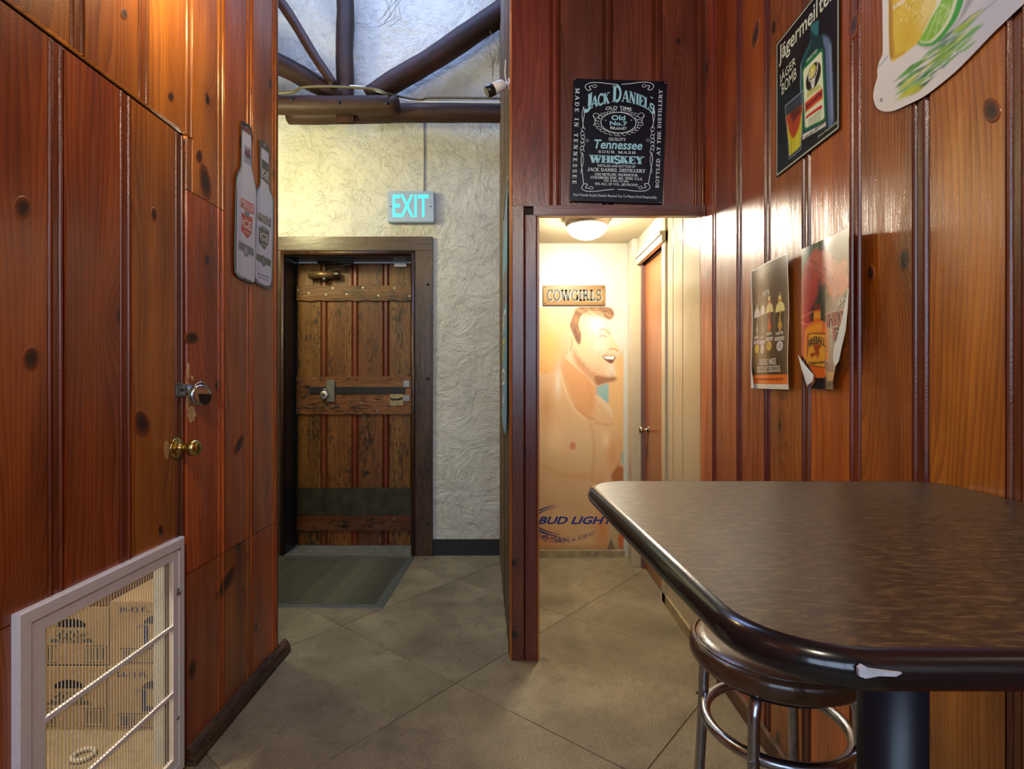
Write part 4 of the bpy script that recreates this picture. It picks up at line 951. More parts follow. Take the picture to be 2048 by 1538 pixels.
# ------------------------------------------------------------------ COWGIRLS plaque
(x0, z1), (x1, z0) = onE(1086, 571), onE(1210, 611)
cg = empty('wooden_sign', ((x0+x1)/2, YE-0.0005, z0), 0, label='brass coloured wooden plaque reading COWGIRLS above the printed poster', cat='sign'); hw, hh = (x1-x0)/2, z1-z0
pl = MB().slab([(z, -x) for x, z in [(-hw,0),(hw,0),(hw,hh),(-hw,hh)]], -0.014, 0).build('board', M['sign_wood'], cg, bevel=0.003); pl.rotation_euler = (0, R(-90), 0)
wk, bk = Ink(), Ink()
serif(wk, 'COWGIRLS', 0.0035, hh*.5-.0025, hw*1.76, hh*.54, T=.24, t=.13, sw=.05, st=.13, track=.06); serif(bk, 'COWGIRLS', 0, hh*.5, hw*1.76, hh*.54, T=.24, t=.13, sw=.05, st=.13, track=.06)
wk.lay('lettering', ink((225,215,190)), cg, flat(0.0146)); bk.lay('lettering', ink((52,52,40)), cg, flat(0.0152))
for s in (-1, 1):
    for zz in (.015, hh-.015): MB().lathe([(0.005,0.014),(0.003,0.017),(0.0001,0.017)], 10, (s*(hw-.014), 0, zz), 'y').build('screw', M['black_iron'], cg)

# ------------------------------------------------------------------ printed beer poster with a laughing man on the end wall
(x0, z1), (x1, z0) = onE(1060, 614), onE(1247, 1099)
bp = empty('beer_poster', ((x0+x1)/2, YE-0.001, z0), 0, label='full height beer poster of a laughing shirtless man under the plaque', cat='poster')
bx0 = (x0+x1)/2
E_ = lambda px, py: (onE(px, py)[0]-bx0, onE(px, py)[1]-z0)
EP = lambda L_: [E_(*p) for p in L_]
e1 = 3.552e-3
cv = Canvas(x0-bx0, x1-bx0, 0, z1-z0, 0.0036, lin((226,196,158)))
cv.glow(E_(1075,740), .16, .42, (240,164,62), .95); cv.glow(E_(1095,690), .10, .16, (243,190,96), .8); cv.glow(E_(1110,640), .08, .10, (222,196,150), .9); cv.glow(E_(1240,660), .10, .22, (222,214,205), 1)
cv.poly(EP([(1180,755),(1250,700),(1250,1100),(1180,1100)]), (234,186,130), .03)
cv.poly(EP([(1214,740),(1250,730),(1250,905),(1232,880),(1216,800)]), (238,188,126), .012, sm=True)
cv.poly(EP([(1186,762),(1217,762),(1217,808),(1190,794)]), (150,190,184), .006); cv.poly(EP([(1240,905),(1250,900),(1250,935),(1243,925)]), (150,190,176), .006)
cv.poly(EP([(1190,789),(1212,804),(1224,818),(1223,838),(1200,830)]), (240,208,166), .006, sm=True)
torso = [(1040,760),(1090,748),(1112,738),(1128,705),(1160,716),(1191,772),(1191,795),(1205,812),(1223,836),(1237,873),(1243,899),(1241,914),(1233,934),(1222,952),(1218,980),(1221,1060),(1214,1110),(1040,1110)]
cv.poly(EP(torso), (236,190,136), .007, sm=True)
cv.glow(E_(1165,880), .20, .20, (238,203,155), .75); cv.glow(E_(1120,960), .16, .16, (226,184,132), .7); cv.glow(E_(1150,1010), .14, .12, (214,176,124), .6)
cv.glow(E_(1225,905), .05, .12, (233,158,96), .7); cv.glow(E_(1095,1075), .12, .08, (224,140,70), .75); cv.glow(E_(1205,1060), .06, .18, (228,142,74), .8); cv.glow(E_(1092,810), .05, .12, (212,150,82), .6)
cv.glow(E_(1116,765), .022, .10, (246,232,210), .85); cv.glow(E_(1098,700), .05, .14, (246,190,84), .6)
cv.poly(EP([(1120,738),(1133,772),(1150,812),(1172,834),(1184,832),(1191,800),(1190,772),(1168,745),(1146,712),(1130,712)]), (232,158,88), .034, .62, sm=True)
cv.line(EP([(1150,812),(1172,833),(1187,838)]), .012, (206,112,52), .5, .012, True)
cv.line(EP([(1183,850),(1188,900),(1184,960)]), .010, (214,140,84), .55, .016, True); cv.line(EP([(1192,845),(1215,850),(1222,848)]), .012, (214,128,66), .5, .014, True)
cv.line(EP([(1080,930),(1120,948),(1160,952),(1185,945)]), .012, (214,146,86), .35, .02, True); cv.ell(E_(1145.5,892), .022, .026, (214,112,76), .008, .75)
cv.poly(EP([(1222,950),(1236,930),(1247,935),(1247,962),(1225,965)]), (186,104,52), .01, .9); cv.poly(EP([(1221,975),(1250,965),(1250,1110),(1216,1110)]), (205,176,130), .008)
cv.poly(EP([(1246,1055),(1236,1078),(1241,1100),(1250,1102)]), (222,118,56), .004, sm=True); cv.poly(EP([(1213,1100),(1222,1078),(1232,1101)]), (120,104,92), .004)
head = [(1152,618),(1141,648),(1139,674),(1137,702),(1130,715),(1145,730),(1170,752),(1190,772),(1210,768),(1229,762),(1231,748),(1228,736),(1223,728),(1228,722),(1226,713),(1230,709),(1238,704),(1239,698),(1228,680),(1221,666),(1219,652),(1214,636),(1190,614),(1165,612)]
cv.poly(EP(head), (240,206,160), .006, sm=True)
cv.glow(E_(1195,652), .075, .075, (244,238,230), .95); cv.glow(E_(1200,690), .06, .07, (240,226,205), .9); cv.glow(E_(1222,740), .03, .05, (238,222,198), .8)
cv.poly(EP([(1146,700),(1158,715),(1185,742),(1215,752),(1230,754),(1230,761),(1208,767),(1192,771),(1172,750),(1152,728)]), (196,118,58), .024, .62, sm=True)
cv.poly(EP([(1190,752),(1215,755),(1230,754),(1230,761),(1208,767),(1194,770)]), (140,82,40), .010, .7, sm=True)
hair = [(1153,617),(1143,640),(1140,652),(1146,668),(1153,684),(1160,688),(1162,668),(1157,650),(1164,630),(1185,622),(1202,626),(1212,636),(1221,639),(1228,630),(1224,618),(1205,612),(1170,611)]
cv.poly(EP(hair), (128,80,42), .008, .95, sm=True); cv.glow(E_(1152,640), .02, .035, (206,150,92), .5)
for k_ in range(16):
    t = k_/15; cv.line(EP([(1156+50*t, 616+5*math.sin(k_)), (1166+50*t, 622+4*math.cos(k_*2)), (1176+48*t, 630+4*math.sin(k_*3))]), .005, (96,62,36) if k_ % 2 else (190,146,98), .7, .005, True)
cv.line(EP([(1160,650),(1152,662),(1158,680)]), .004, (110,70,36), .6, .004, True); cv.line(EP([(1199,660),(1210,659),(1219,668)]), .012, (176,110,64), .7, .008, True)
cv.line(EP([(1199,673),(1207,671),(1213,674)]), .006, (104,66,44), .85, .004, True); cv.line(EP([(1219,698),(1228,698),(1236,702)]), .007, (150,74,40), .85, .005, True)
cv.line(EP([(1216,704),(1204,712)]), .008, (220,160,110), .6, .01); cv.poly(EP([(1205,714),(1216,711),(1230,713),(1229,720),(1223,727),(1214,723)]), (128,70,48), .004, sm=True)
cv.poly(EP([(1206,714),(1218,712),(1229,713),(1227,719),(1213,718)]), (248,246,242), .003); cv.line(EP([(1205,712),(1216,709),(1230,711)]), .006, (222,140,104), .8, .005, True)
cv.line(EP([(1142,675),(1144,686),(1141,700)]), .008, (206,126,66), .8, .006, True)
cv.C *= .78; rs = random.Random(9)
for k_ in range(420):                                         # stubble along the jaw, strands in the hair, creases
    t = rs.random(); px = 1150+78*t+rs.gauss(0,3); py = 712+42*t**.8+rs.gauss(0,7)+4*math.sin(t*6); cv.ell(E_(px, py), .0022, .0022, (120,66,32), .0016, .30)
for k_ in range(60):
    t = rs.random(); px = 1145+70*t; py = 616+rs.random()*8+ (10 if t > .6 else 0)*rs.random(); cv.line(EP([(px, py),(px+9, py+3+rs.random()*3),(px+16, py+8)]), .0028, rs.choice([(84,52,28),(176,128,78),(120,76,40),(214,176,124)]), .55, .002, True)
for k_ in range(26):
    py = 640+rs.random()*40; px = 1143+rs.random()*14; cv.line(EP([(px, py),(px+2, py+9)]), .0026, rs.choice([(96,60,32),(190,140,86)]), .5, .002)
cv.line(EP([(1201,700),(1198,712),(1201,724)]), .006, (214,150,100), .5, .006, True); cv.line(EP([(1165,735),(1178,770),(1184,815)]), .010, (208,128,66), .45, .014, True)
cv.line(EP([(1120,742),(1134,790),(1152,822),(1172,838)]), .006, (250,226,186), .5, .010, True); cv.line(EP([(1238,876),(1243,900),(1240,918),(1232,936)]), .008, (206,116,60), .5, .010, True)
cv.glow(E_(1212,880), .03, .06, (246,214,170), .5); cv.glow(E_(1110,880), .06, .10, (240,206,160), .4); cv.glow(E_(1200,975), .04, .10, (206,138,84), .35); cv.glow(E_(1100,1010), .05, .10, (196,150,96), .4); cv.glow(E_(1160,955), .12, .03, (206,144,90), .35)
cv.noise(.05, 1, 2, 2); cv.noise(.05, 2, 1, 8); cv.glow(E_(1140,1098), .5, .03, (150,112,66), .6)
cv.sheet('print', printmat('poster_print', 0.4, 0.25, 0.002), bp, flat(0.0))
bk = Ink(); bx, by = E_(1152, 1040.5); text(bk, 'BUD LIGHT', bx, by, 152*e1, 15.5*e1, bold=0.03, shear=0.32)
for rx, ry, w0, off in ((86,34,7,0), (82,30,4,2.5)):
    c0 = E_(1148+off, 1041); bk.ribbon([(c0[0]+rx*e1*math.cos(R(a)), c0[1]+ry*e1*math.sin(R(a))) for a in np.linspace(112,180,16)], .3*e1, w0*e1)
    bk.ribbon([(c0[0]+rx*e1*math.cos(R(a)), c0[1]+ry*e1*math.sin(R(a))) for a in np.linspace(180,248,16)], w0*e1, .8*e1)
rr = random.Random(5)
for k_ in range(330):
    t = rr.random(); px = 1078+112*t; py = 1066+16*math.sin(math.pi*(t*.78+.08))-t*t*8+rr.gauss(0, 4.2*(1-.45*t)); s = rr.uniform(.5, 1.7)*e1*(1.1-.5*t)
    x, y = E_(px, py); a = rr.uniform(0, 3); bk.quad([(x+s*math.cos(a+q*2.09), y+s*math.sin(a+q*2.09)) for q in range(3)])
bk.lay('lettering', ink((34,52,128)), bp, flat(0.0006))

# ------------------------------------------------------------------ signs and posters on the right wall
def right_thing(name, ox, oz, out, label, cat):
    return empty(name, (XR-out, -ox, oz), R(-90), label=label, cat=cat)
# black herbal-liqueur tin sign
ox, oz = onR(1682, 348)[0], 1.912
JG = right_thing('tin_sign', -1.59, oz, 0.004, 'black tin liqueur sign with a green bottle and shot glass', 'sign')
JW, JH = 0.342, 0.434
def q2(px, py): a, z = onR(px, py); return (a+1.59, z-oz)
def q2z(zx, zy): return q2(1540+zx/4.272, zy/4.272)            # from the 4.27x enlargement
def Z2(L_): return [q2z(*p) for p in L_]
jl, jr = q2(1555.5, 300)[0], q2(1683, 200)[0]
cv = Canvas(jl, jr, 0, JH, 0.0018, lin((10,11,16)))
cv.glow(q2z(230,430), .07, .05, (34,34,42), .8)
bord = [(jl+.006,.006),(jr-.006,.006),(jr-.006,JH-.006),(jl+.006,JH-.006)]
cv.line(bord+bord[:1], .0036, (214,226,208))
bottle = [(285,1190),(283,980),(276,640),(280,540),(310,440),(345,385),(358,372),(360,240),(372,205),(432,170),(434,190),(430,298),(470,295),(515,320),(540,370),(552,700),(562,1030),(545,1078),(515,1092)]
cv.poly(Z2(bottle), (16,58,66), .003); cv.poly(Z2([(470,300),(515,322),(540,370),(552,700),(562,1030),(545,1078),(520,1088),(500,700),(490,420),(470,350)]), (100,124,170), .006)
cv.poly(Z2([(362,245),(372,208),(432,172),(430,296),(400,300)]), (44,120,130), .004); cv.line(Z2([(280,560),(278,700),(288,1000),(290,1150)]), .006, (120,160,190), .8, .004); cv.line(Z2([(530,400),(540,700),(548,1000)]), .005, (160,180,215), .7, .005)
cv.line(Z2([(285,540),(350,400),(362,360)]), .006, (60,130,140), .7, .006, True)
cv.poly(Z2([(318,520),(432,405),(432,440),(318,560)]), (24,128,92), .001)
cv.poly(Z2([(288,600),(302,570),(455,415),(468,418),(474,440),(496,1015),(486,1035),(320,1118),(304,1105)]), (22,120,74), .0012); cv.poly(Z2([(300,612),(312,588),(450,445),(460,448),(482,1000),(472,1018),(328,1092),(316,1080)]), (226,240,214), .0012)
cv.poly(Z2([(316,880),(466,752),(468,835),(318,960)]), (214,62,36), .001); cv.line(Z2([(316,968),(468,842)]), .003, (226,190,60)); cv.line(Z2([(316,872),(466,746)]), .002, (226,190,60))
cv.poly(Z2([(320,1000),(345,975),(440,905),(462,895),(462,930),(440,935),(345,1000),(322,1020)]), (206,46,38), .001)
cx_, cy_ = q2z(386, 655); cv.ell((cx_, cy_), .0385, .0365, (40,28,30), .001); cv.ell(q2z(378, 612), .017, .018, (206,206,72), .001)
cv.poly(Z2([(330,800),(350,770),(440,720),(452,745),(380,800),(335,840)]), (190,190,70), .002, .8)
for s in (-1, 1):                                             # stag with antlers and a small shining cross
    A = q2z(384, 690); cv.line([(A[0]+s*.004, A[1]), (A[0]+s*.016, A[1]+.008), (A[0]+s*.024, A[1]+.024), (A[0]+s*.022, A[1]+.042)], .0032, (226,226,226), sm=True)
    for t, h in ((.5,.012),(.9,.014),(1.3,.013)): cv.line([(A[0]+s*.016*t, A[1]+.008+.014*(t-.5)), (A[0]+s*(.016*t-.004), A[1]+.008+h+.014*(t-.5))], .0022, (226,226,226))
A = q2z(384, 700); cv.poly([(A[0]-.010,A[1]+.008),(A[0]+.010,A[1]+.008),(A[0]+.007,A[1]-.012),(A[0],A[1]-.024),(A[0]-.007,A[1]-.012)], (222,222,226), .001, sm=True); cv.ell((A[0]-.004, A[1]), .002, .0018, (30,24,30)); cv.ell((A[0]+.004, A[1]), .002, .0018, (30,24,30)); cv.ell((A[0], A[1]-.02), .003, .002, (30,24,30))
A = q2z(378, 610); cv.line([(A[0],A[1]-.010),(A[0],A[1]+.009)], .0022, (248,248,240)); cv.line([(A[0]-.005,A[1]+.003),(A[0]+.005,A[1]+.003)], .0022, (248,248,240))
cv.poly(Z2([(296,1150),(494,1040),(494,1075),(296,1195)]), (226,232,226), .001)
glass = [(143,905),(298,775),(290,1100),(280,1275),(178,1360),(170,1210)]
cv.poly(Z2(glass), (58,70,86), .002, .75); cv.poly(Z2([(152,1000),(292,890),(286,1130),(276,1250),(182,1335),(174,1210)]), (206,200,36), .002); cv.poly(Z2([(155,1000),(292,895),(282,990),(262,1090),(232,1160),(205,1180),(180,1130),(165,1060)]), (176,40,22), .006, .95, True)
cv.poly(Z2([(180,960),(286,890),(278,960),(210,1050)]), (60,16,18), .008, .8); cv.line(Z2([(143,905),(298,775)]), .002, (170,186,204)); cv.line(Z2([(143,905),(170,1210),(178,1360),(280,1275),(298,775)]), .0026, (150,166,190), .8); cv.line(Z2([(200,1200),(196,1320)]), .003, (90,110,20), .8); cv.line(Z2([(250,1150),(246,1280)]), .003, (240,240,150), .8)
shp = [(jl,.008),(jl+.008,0),(jr-.008,0),(jr,.008),(jr,JH-.008),(jr-.008,JH),(jl+.008,JH),(jl,JH-.008)]
MB().slab(shp, -0.0012, 0).build('panel', M['black_iron'], JG)
cv.sheet('print', printmat('tin_print', 0.3, 0.1), JG, flat(0.0016))
w_, g_, r_, d_ = Ink(), Ink(), Ink(), Ink()
xm = (jl+jr)/2
text(w_, 'Jägermeiſter', xm, JH-.052, .30, .072, bold=0.016)
a = q2z(165, 605); text(w_, 'JÄGER', a[0], a[1], .098, .042, bold=0.006, rot=4); a = q2z(172, 700); text(w_, 'BOMB', a[0]+.004, a[1], .090, .036, bold=0.006, rot=4)
a = q2z(530, 1140); text(w_, 'Drink Responsibly.', a[0]-.01, .022, .092, .010)
a = q2z(392, 856); text(d_, 'Jägermeiſter', a[0], a[1], .088, .022, bold=0.02); a = q2z(395, 1115); text(d_, 'SERVE COLD · KEEP ON ICE', a[0], a[1], .105, .010, bold=0.01)
a = q2z(376, 475); text(w_, 'SELECTED', a[0], a[1], .052, .009, bold=0.01)
for i in range(4): a = q2z(400, 985+i*22); text(d_, 'KRÄUTER LIKÖR 35% VOL', a[0], a[1], .062, .0045)
w_.lay('lettering', ink((206,216,200)), JG, flat(0.0021)); d_.lay('lettering', ink((60,24,24)), JG, flat(0.0021))

# lime and cocktail cut-out sign
lo = right_thing('cutout_sign', -1.06, 1.80, 0.004, 'white cut-out sign of a yellow drink and lime wedge', 'sign')
def l2(zx, zy): a, z = onR(1740+zx/6.409, zy/6.409); return (a+1.06, z-1.80)
def LL(L_): return [l2(*p) for p in L_]
out_px = [(190,60),(193,300),(195,560),(190,700),(150,790),(125,890),(125,990),(95,1090),(72,1220),(90,1330),(140,1400),(230,1430),(350,1415),(520,1340),(720,1240),(950,1070),(1150,900),(1350,700),(1600,440),(1850,200)]
top_ = [(2100,-60),(2300,-500),(1900,-900),(1000,-1000),(300,-800),(185,-300)]
ol = Canvas.smooth(LL(out_px+top_), True, 5)
us, vs = ol[:,0], ol[:,1]
cv = Canvas(us.min(), us.max(), vs.min(), vs.max(), 0.0022, lin((236,240,244)))
cv.glow(l2(1700,100), .10, .12, (196,206,232), .8)
cv.poly(LL([(268,-800),(272,400),(285,700),(300,770),(330,790),(420,730),(640,560),(760,420),(880,200),(900,-800)]), (232,206,64), .002)
cv.poly(LL([(268,-800),(272,400),(285,700),(300,770),(350,700),(330,400),(320,-800)]), (196,140,24), .004, .8); cv.poly(LL([(700,-800),(690,330),(900,130),(900,-800)]), (244,234,160), .02, .8); cv.glow(l2(520,420), .02, .03, (226,190,30), .7)
cv.line(LL([(320,740),(480,670)]), .004, (190,140,30), .7, .003); cv.line(LL([(340,90),(470,10)]), .008, (246,244,232), .8); cv.line(LL([(290,-700),(292,640),(310,740)]), .004, (150,100,20), .6, .003)
rr = random.Random(2)
for i in range(70):
    a = l2(350+rr.random()*400, rr.random()*420-120); cv.ell(a, .0012+rr.random()*.0018, .002+rr.random()*.002, (200,168,40) if i % 2 else (250,240,180), .001, .7)
for i in range(95):                                           # brushed green streaks
    t = rr.random(); bxs, bys = 330+t*900+rr.uniform(-60,60), 1240-t*760+rr.uniform(-190,150); ln = rr.uniform(120,420); w = rr.uniform(.001,.0065)
    c_ = rr.choice([(120,196,44),(70,170,60),(24,132,84),(170,206,60),(214,222,120),(110,190,50),(16,96,92)]); A = l2(bxs, bys); B = l2(bxs+ln, bys-ln*.72)
    cv.poly([(A[0],A[1]),((A[0]*.6+B[0]*.4),(A[1]*.6+B[1]*.4)+w),(B[0],B[1]),((A[0]*.6+B[0]*.4),(A[1]*.6+B[1]*.4)-w)], c_, .0014, .72)
cv.poly(LL([(350,1290),(480,1170),(600,1110),(740,1110),(620,1200),(470,1250)]), (206,212,52), .004, .8); cv.line(LL([(150,850),(262,720)]), .004, (150,160,214), .8); cv.line(LL([(1300,300),(1660,0)]), .002, (110,120,196), .8)
cv.poly(LL([(650,560),(820,600),(1000,480),(1180,240),(1300,-50),(1400,-60),(1240,200),(1050,440),(900,580),(760,610)]), (70,84,84), .008, .55)
wedge = [(645,555),(690,585),(790,592),(880,560),(1000,440),(1130,270),(1200,120),(1245,-30),(1280,-300),(1150,-420),(1000,-150),(930,50),(820,230),(720,420),(665,520)]
cv.poly(LL(wedge), (58,176,52), .0016, 1, True); cv.poly(LL([(668,540),(780,555),(860,520),(980,390),(1080,230),(1140,60),(1180,-140),(1150,-400),(1010,-150),(930,50),(820,230),(720,420)]), (226,244,206), .002, 1, True)
cv.poly(LL([(675,520),(770,530),(840,490),(950,370),(1045,200),(1100,40),(1130,-150),(1120,-380),(1010,-150),(930,50),(820,230),(720,420)]), (138,206,50), .003, 1, True)
for a, b_ in (((760,500),(900,160)), ((880,420),(935,130)), ((960,330),(1060,60)), ((1060,130),(930,60))): cv.line(LL([a, b_]), .003, (214,238,170), .7, .003)
for i in range(36): a = l2(760+rr.random()*300, 480-rr.random()*430); cv.ell(a, .0016, .0022, (236,250,200), .001, .5)
cv.poly(LL([(1000,-150),(930,50),(820,230),(720,420),(700,430),(860,120),(960,-160)]), (240,250,230), .003, .8)
MB().slab([tuple(p) for p in ol], -0.0012, 0).build('panel', M['white_metal'], lo)
cv.sheet('print', printmat('cutout_print', 0.35, 0.1), lo, flat(0.0017), outline=ol)
a = l2(182, 1280); MB().lathe([(0.004,0.0016),(0.003,0.0035),(0.0001,0.0038)], 10, (a[0], 0, a[1]), 'y').build('screw', M['steel'], lo)

# tequila poster (paper, loose at the lower corner)
tq = right_thing('paper_poster', -1.80, 1.228, 0.003, 'brown paper tequila poster with four bottles and an orange strip', 'poster')
def t2(zx, zy): a, z = onR(1490+zx/5.127, 490+zy/5.127); return (a+1.80, z-1.228)
def TT(L_): return [t2(*p) for p in L_]
tl_, tr_ = -0.134, 0.135; TH = 0.413
cv = Canvas(tl_, tr_, 0, TH, 0.0016, lin((74,56,34)))
cv.glow((-.03,.36), .09, .10, (122,98,62), .9); cv.glow((.06,.30), .06, .16, (92,72,44), .8); cv.poly([(tl_,0),(tr_,0),(tr_,.012),(tl_,.012)], (228,224,216), .0008); cv.poly([(tl_,.013),(tr_,.013),(tr_,.042),(tl_,.042)], (232,116,30), .0008)
tb = []
for i, (cx, ytop, w, lc, neck) in enumerate(((135,600,62,(150,166,160),(214,222,226)), (208,572,68,(126,146,66),(222,228,230)), (295,490,78,(216,96,36),(238,226,160)), (400,480,92,(206,156,44),(238,230,150)))):
    cxm, _ = t2(cx, 800); half = abs(t2(cx+w/2, 800)[0]-t2(cx-w/2, 800)[0])/2
    zt_ = t2(cx, ytop)[1]; zs = t2(cx, ytop+ (130 if i < 2 else 190))[1]; zb_ = t2(cx, 1015 if i < 2 else 990-i*4)[1]
    cv.poly([(cxm-half,zb_),(cxm+half,zb_),(cxm+half,zs),(cxm+half*.8,zs+.018),(cxm+half*.3,zs+.027),(cxm+half*.3,zt_),(cxm-half*.3,zt_),(cxm-half*.3,zs+.027),(cxm-half*.8,zs+.018),(cxm-half,zs)], neck, .0012, .92)
    cv.poly([(cxm-half,zb_+.012),(cxm+half,zb_+.012),(cxm+half,zs-.004),(cxm-half,zs-.004)], (74,46,28) if i < 3 else (58,46,28), .0012); cv.poly([(cxm-half,zb_),(cxm+half,zb_),(cxm+half,zb_+.011),(cxm-half,zb_+.011)], (150,146,170), .002, .8)
    cv.poly([(cxm-half*.34,zt_-.012),(cxm+half*.34,zt_-.012),(cxm+half*.34,zt_+.004),(cxm-half*.34,zt_+.004)], (92,70,58), .001, .8); cv.poly([(cxm-half*.38,zs+.028),(cxm+half*.38,zs+.028),(cxm+half*.38,zs+.036),(cxm-half*.38,zs+.036)], lc, .001)
    zc = (zb_+zs)/2+.012; hb = half*.42                       # leaping hare on each label
    cv.ell((cxm, zc-.012), hb, .014, lc, .0012, .95, 20); cv.ell((cxm-hb*.2, zc+.006), hb*.5, .009, lc, .001, .95); cv.line([(cxm-hb*.3,zc+.012),(cxm+hb*.5,zc+.034)], .004, lc); cv.line([(cxm-hb*.1,zc+.012),(cxm+hb*.1,zc+.036)], .004, lc); cv.line([(cxm+hb*.5,zc-.018),(cxm+hb*.2,zc-.032)], .004, lc); cv.line([(cxm-hb*.5,zc-.014),(cxm-hb*.2,zc-.03)], .004, lc)
    tb.append((cxm, zb_+.024, half)); md = t2(cx+4, 1065 if i < 2 else 1035); cv.ell(md, half*.66, .0155, (216,186,84) if i % 2 == 0 else (206,206,208), .001); cv.ell(md, half*.4, .010, (176,146,60) if i % 2 == 0 else (150,150,156), .003, .7)
cv.noise(.05, 4, 2, 2)
def tcurl(x, y):
    d = 0.006+0.010*max(0, (x-tl_)/(tr_-tl_))**2+0.004*math.sin((x+.05)*26)+0.002*math.sin(y*20)
    return (x, -d, y)
cv.sheet('print', printmat('paper_print', 0.32, 0.35), tq, lambda x, y: tuple(np.array(tcurl(x, y))))
bd = MB()
for (a0, b0, a1, b1) in ((tl_-.006,-.004,tr_+.004,0),(tl_-.006,TH,tr_+.004,TH+.004),(tl_-.006,-.004,tl_,TH+.004),(tr_,-.004,tr_+.004,TH+.004)):
    nx, ny = (14, 1) if a1-a0 > .05 else (1, 20)
    for i in range(nx):
        for j in range(ny):
            xa, xb, ya, yb = a0+(a1-a0)*i/nx, a0+(a1-a0)*(i+1)/nx, b0+(b1-b0)*j/ny, b0+(b1-b0)*(j+1)/ny
            bd.add([tcurl(xa,ya),tcurl(xb,ya),tcurl(xb,yb),tcurl(xa,yb)], [(0,1,2,3)])
bd.build('margin', ink((226,226,226)), tq)
w_, o_ = Ink(), Ink()
for cxm, zz, half in tb: text(w_, 'suerte', cxm, zz, half*1.5, .012, bold=0.01)
text(w_, 'suerte', -.01, .318, .055, .020, bold=0.01); text(w_, 'OBSESSIVELY MADE.', .0, .086, .135, .021, bold=0.014); text(w_, 'RIDICULOUSLY DELICIOUS.', .002, .062, .180, .021, bold=0.014)
text(o_, '100% AGAVE · STONE CRUSHED · SLOW ROASTED · ADDITIVE FREE', .0, .028, .21, .008, bold=0.02)
tcuts = list(np.linspace(tl_, tr_, 22)[1:-1])
w_.lay('lettering', ink((232,228,216)), tq, lambda x, y: tuple(np.array(tcurl(x, y))+np.array((0,-.0008,0))), tcuts); o_.lay('lettering', ink((96,44,16)), tq, lambda x, y: tuple(np.array(tcurl(x, y))+np.array((0,-.0008,0))), tcuts)

tf = [np.array(tcurl(*p)) for p in ((tl_-.006,.085),(tl_+.010,.055),(tl_+.030,.004),(tl_+.022,-.004),(tl_-.004,-.004))]
tf = [tuple(p+np.array((0,-q,0))) for p, q in zip(tf, (.001,.004,.007,.008,.002))]
MB().add(tf, [(0,1,4),(1,2,4),(2,3,4)]).build('folded_corner', ink((206,210,220), 0.5), tq)

# cinnamon whisky poster: torn and curling, its back showing at two corners
fb = right_thing('paper_poster', -1.50, 1.22, 0.003, 'torn curling cinnamon whisky poster in green, red and amber', 'poster')
def f2(zx, zy): a, z = onR(1590+zx/4.523, 450+zy/4.523); return (a+1.50, z-1.22)
def FF(L_): return [f2(*p) for p in L_]
fl_, fr_ = f2(70,300)[0]-.008, f2(488,300)[0]; FH = 0.425
cv = Canvas(fl_, fr_, 0, FH, 0.0017, lin((26,42,32)))
cv.glow((fr_-.02,.36), .05, .14, (120,112,78), .7); cv.glow((fl_+.03,.42), .05, .04, (60,120,96), .6)
# warm red smoke-like swirls (the printed figure itself is left out)
for (cx, cy, rx, ry, c_) in ((160,400,.055,.055,(186,62,48)), (130,560,.05,.06,(176,44,40)), (90,700,.04,.08,(170,36,40)), (300,420,.05,.04,(196,84,60)), (420,460,.035,.05,(206,110,72)), (380,560,.04,.03,(196,84,50)), (80,1000,.04,.10,(176,30,50)), (250,330,.05,.03,(180,80,62))):
    a = f2(cx, cy); cv.poly(splotch(a[0], a[1], rx, ry, cx, 16), c_, .010, .9, True)
for i in range(14): a = f2(70+i*22, 330+60*math.sin(i*1.3)+i*12); b_ = f2(130+i*20, 420+80*math.sin(i*1.1+1)+i*14); cv.line([a, ((a[0]+b_[0])/2+.012, (a[1]+b_[1])/2), b_], .003, (70,22,24), .6, .003, True)
cv.line(FF([(40,870),(110,905),(170,880)]), .006, (230,110,100), .8); cv.line(FF([(40,850),(160,780)]), .005, (220,90,80), .8)
btl = [(78,1300),(88,950),(110,915),(165,870),(170,790),(175,720),(228,718),(232,860),(285,890),(302,930),(302,1250),(270,1380),(190,1385)]
cv.poly(FF(btl), (216,98,22), .002); cv.poly(FF([(100,1000),(112,930),(180,890),(240,880),(250,960),(160,985)]), (240,166,40), .008, .8); cv.poly(FF([(78,1300),(88,950),(100,950),(108,1300)]), (240,150,50), .004, .7); cv.poly(FF([(282,940),(302,930),(302,1250),(284,1300)]), (150,50,14), .005, .7)
cv.poly(FF([(170,775),(175,718),(228,715),(230,765)]), (104,26,26), .0016); cv.poly(FF([(170,850),(170,792),(231,785),(231,845)]), (224,150,30), .0016)
cv.poly(FF([(118,990),(150,978),(275,985),(280,1080),(270,1290),(90,1262),(118,1130)]), (228,158,44), .0016); cv.line(FF([(118,990),(150,978),(275,985),(280,1080),(270,1290)]), .004, (70,40,16), .8); cv.line(FF([(118,990),(118,1130),(92,1262),(270,1290)]), .004, (70,40,16), .8)
cv.poly(FF([(165,1090),(215,1075),(235,1100),(215,1130),(220,1165),(200,1215),(195,1175),(150,1200),(140,1160),(180,1150)]), (150,40,20), .003, .9, True)
cv.poly(FF([(130,1400),(190,1385),(345,1395),(345,1500),(130,1500)]), (20,20,28), .003); cv.poly(FF([(268,1235),(378,1232),(350,1410),(290,1415)]), (58,44,58), .002, .85); cv.poly(FF([(285,1330),(362,1330),(348,1405),(295,1410)]), (180,140,60), .004, .8); cv.line(FF([(268,1235),(378,1232)]), .003, (150,140,170), .9); cv.line(FF([(268,1235),(290,1415)]), .002, (150,140,170), .8)
cv.noise(.04, 5, 2, 2)
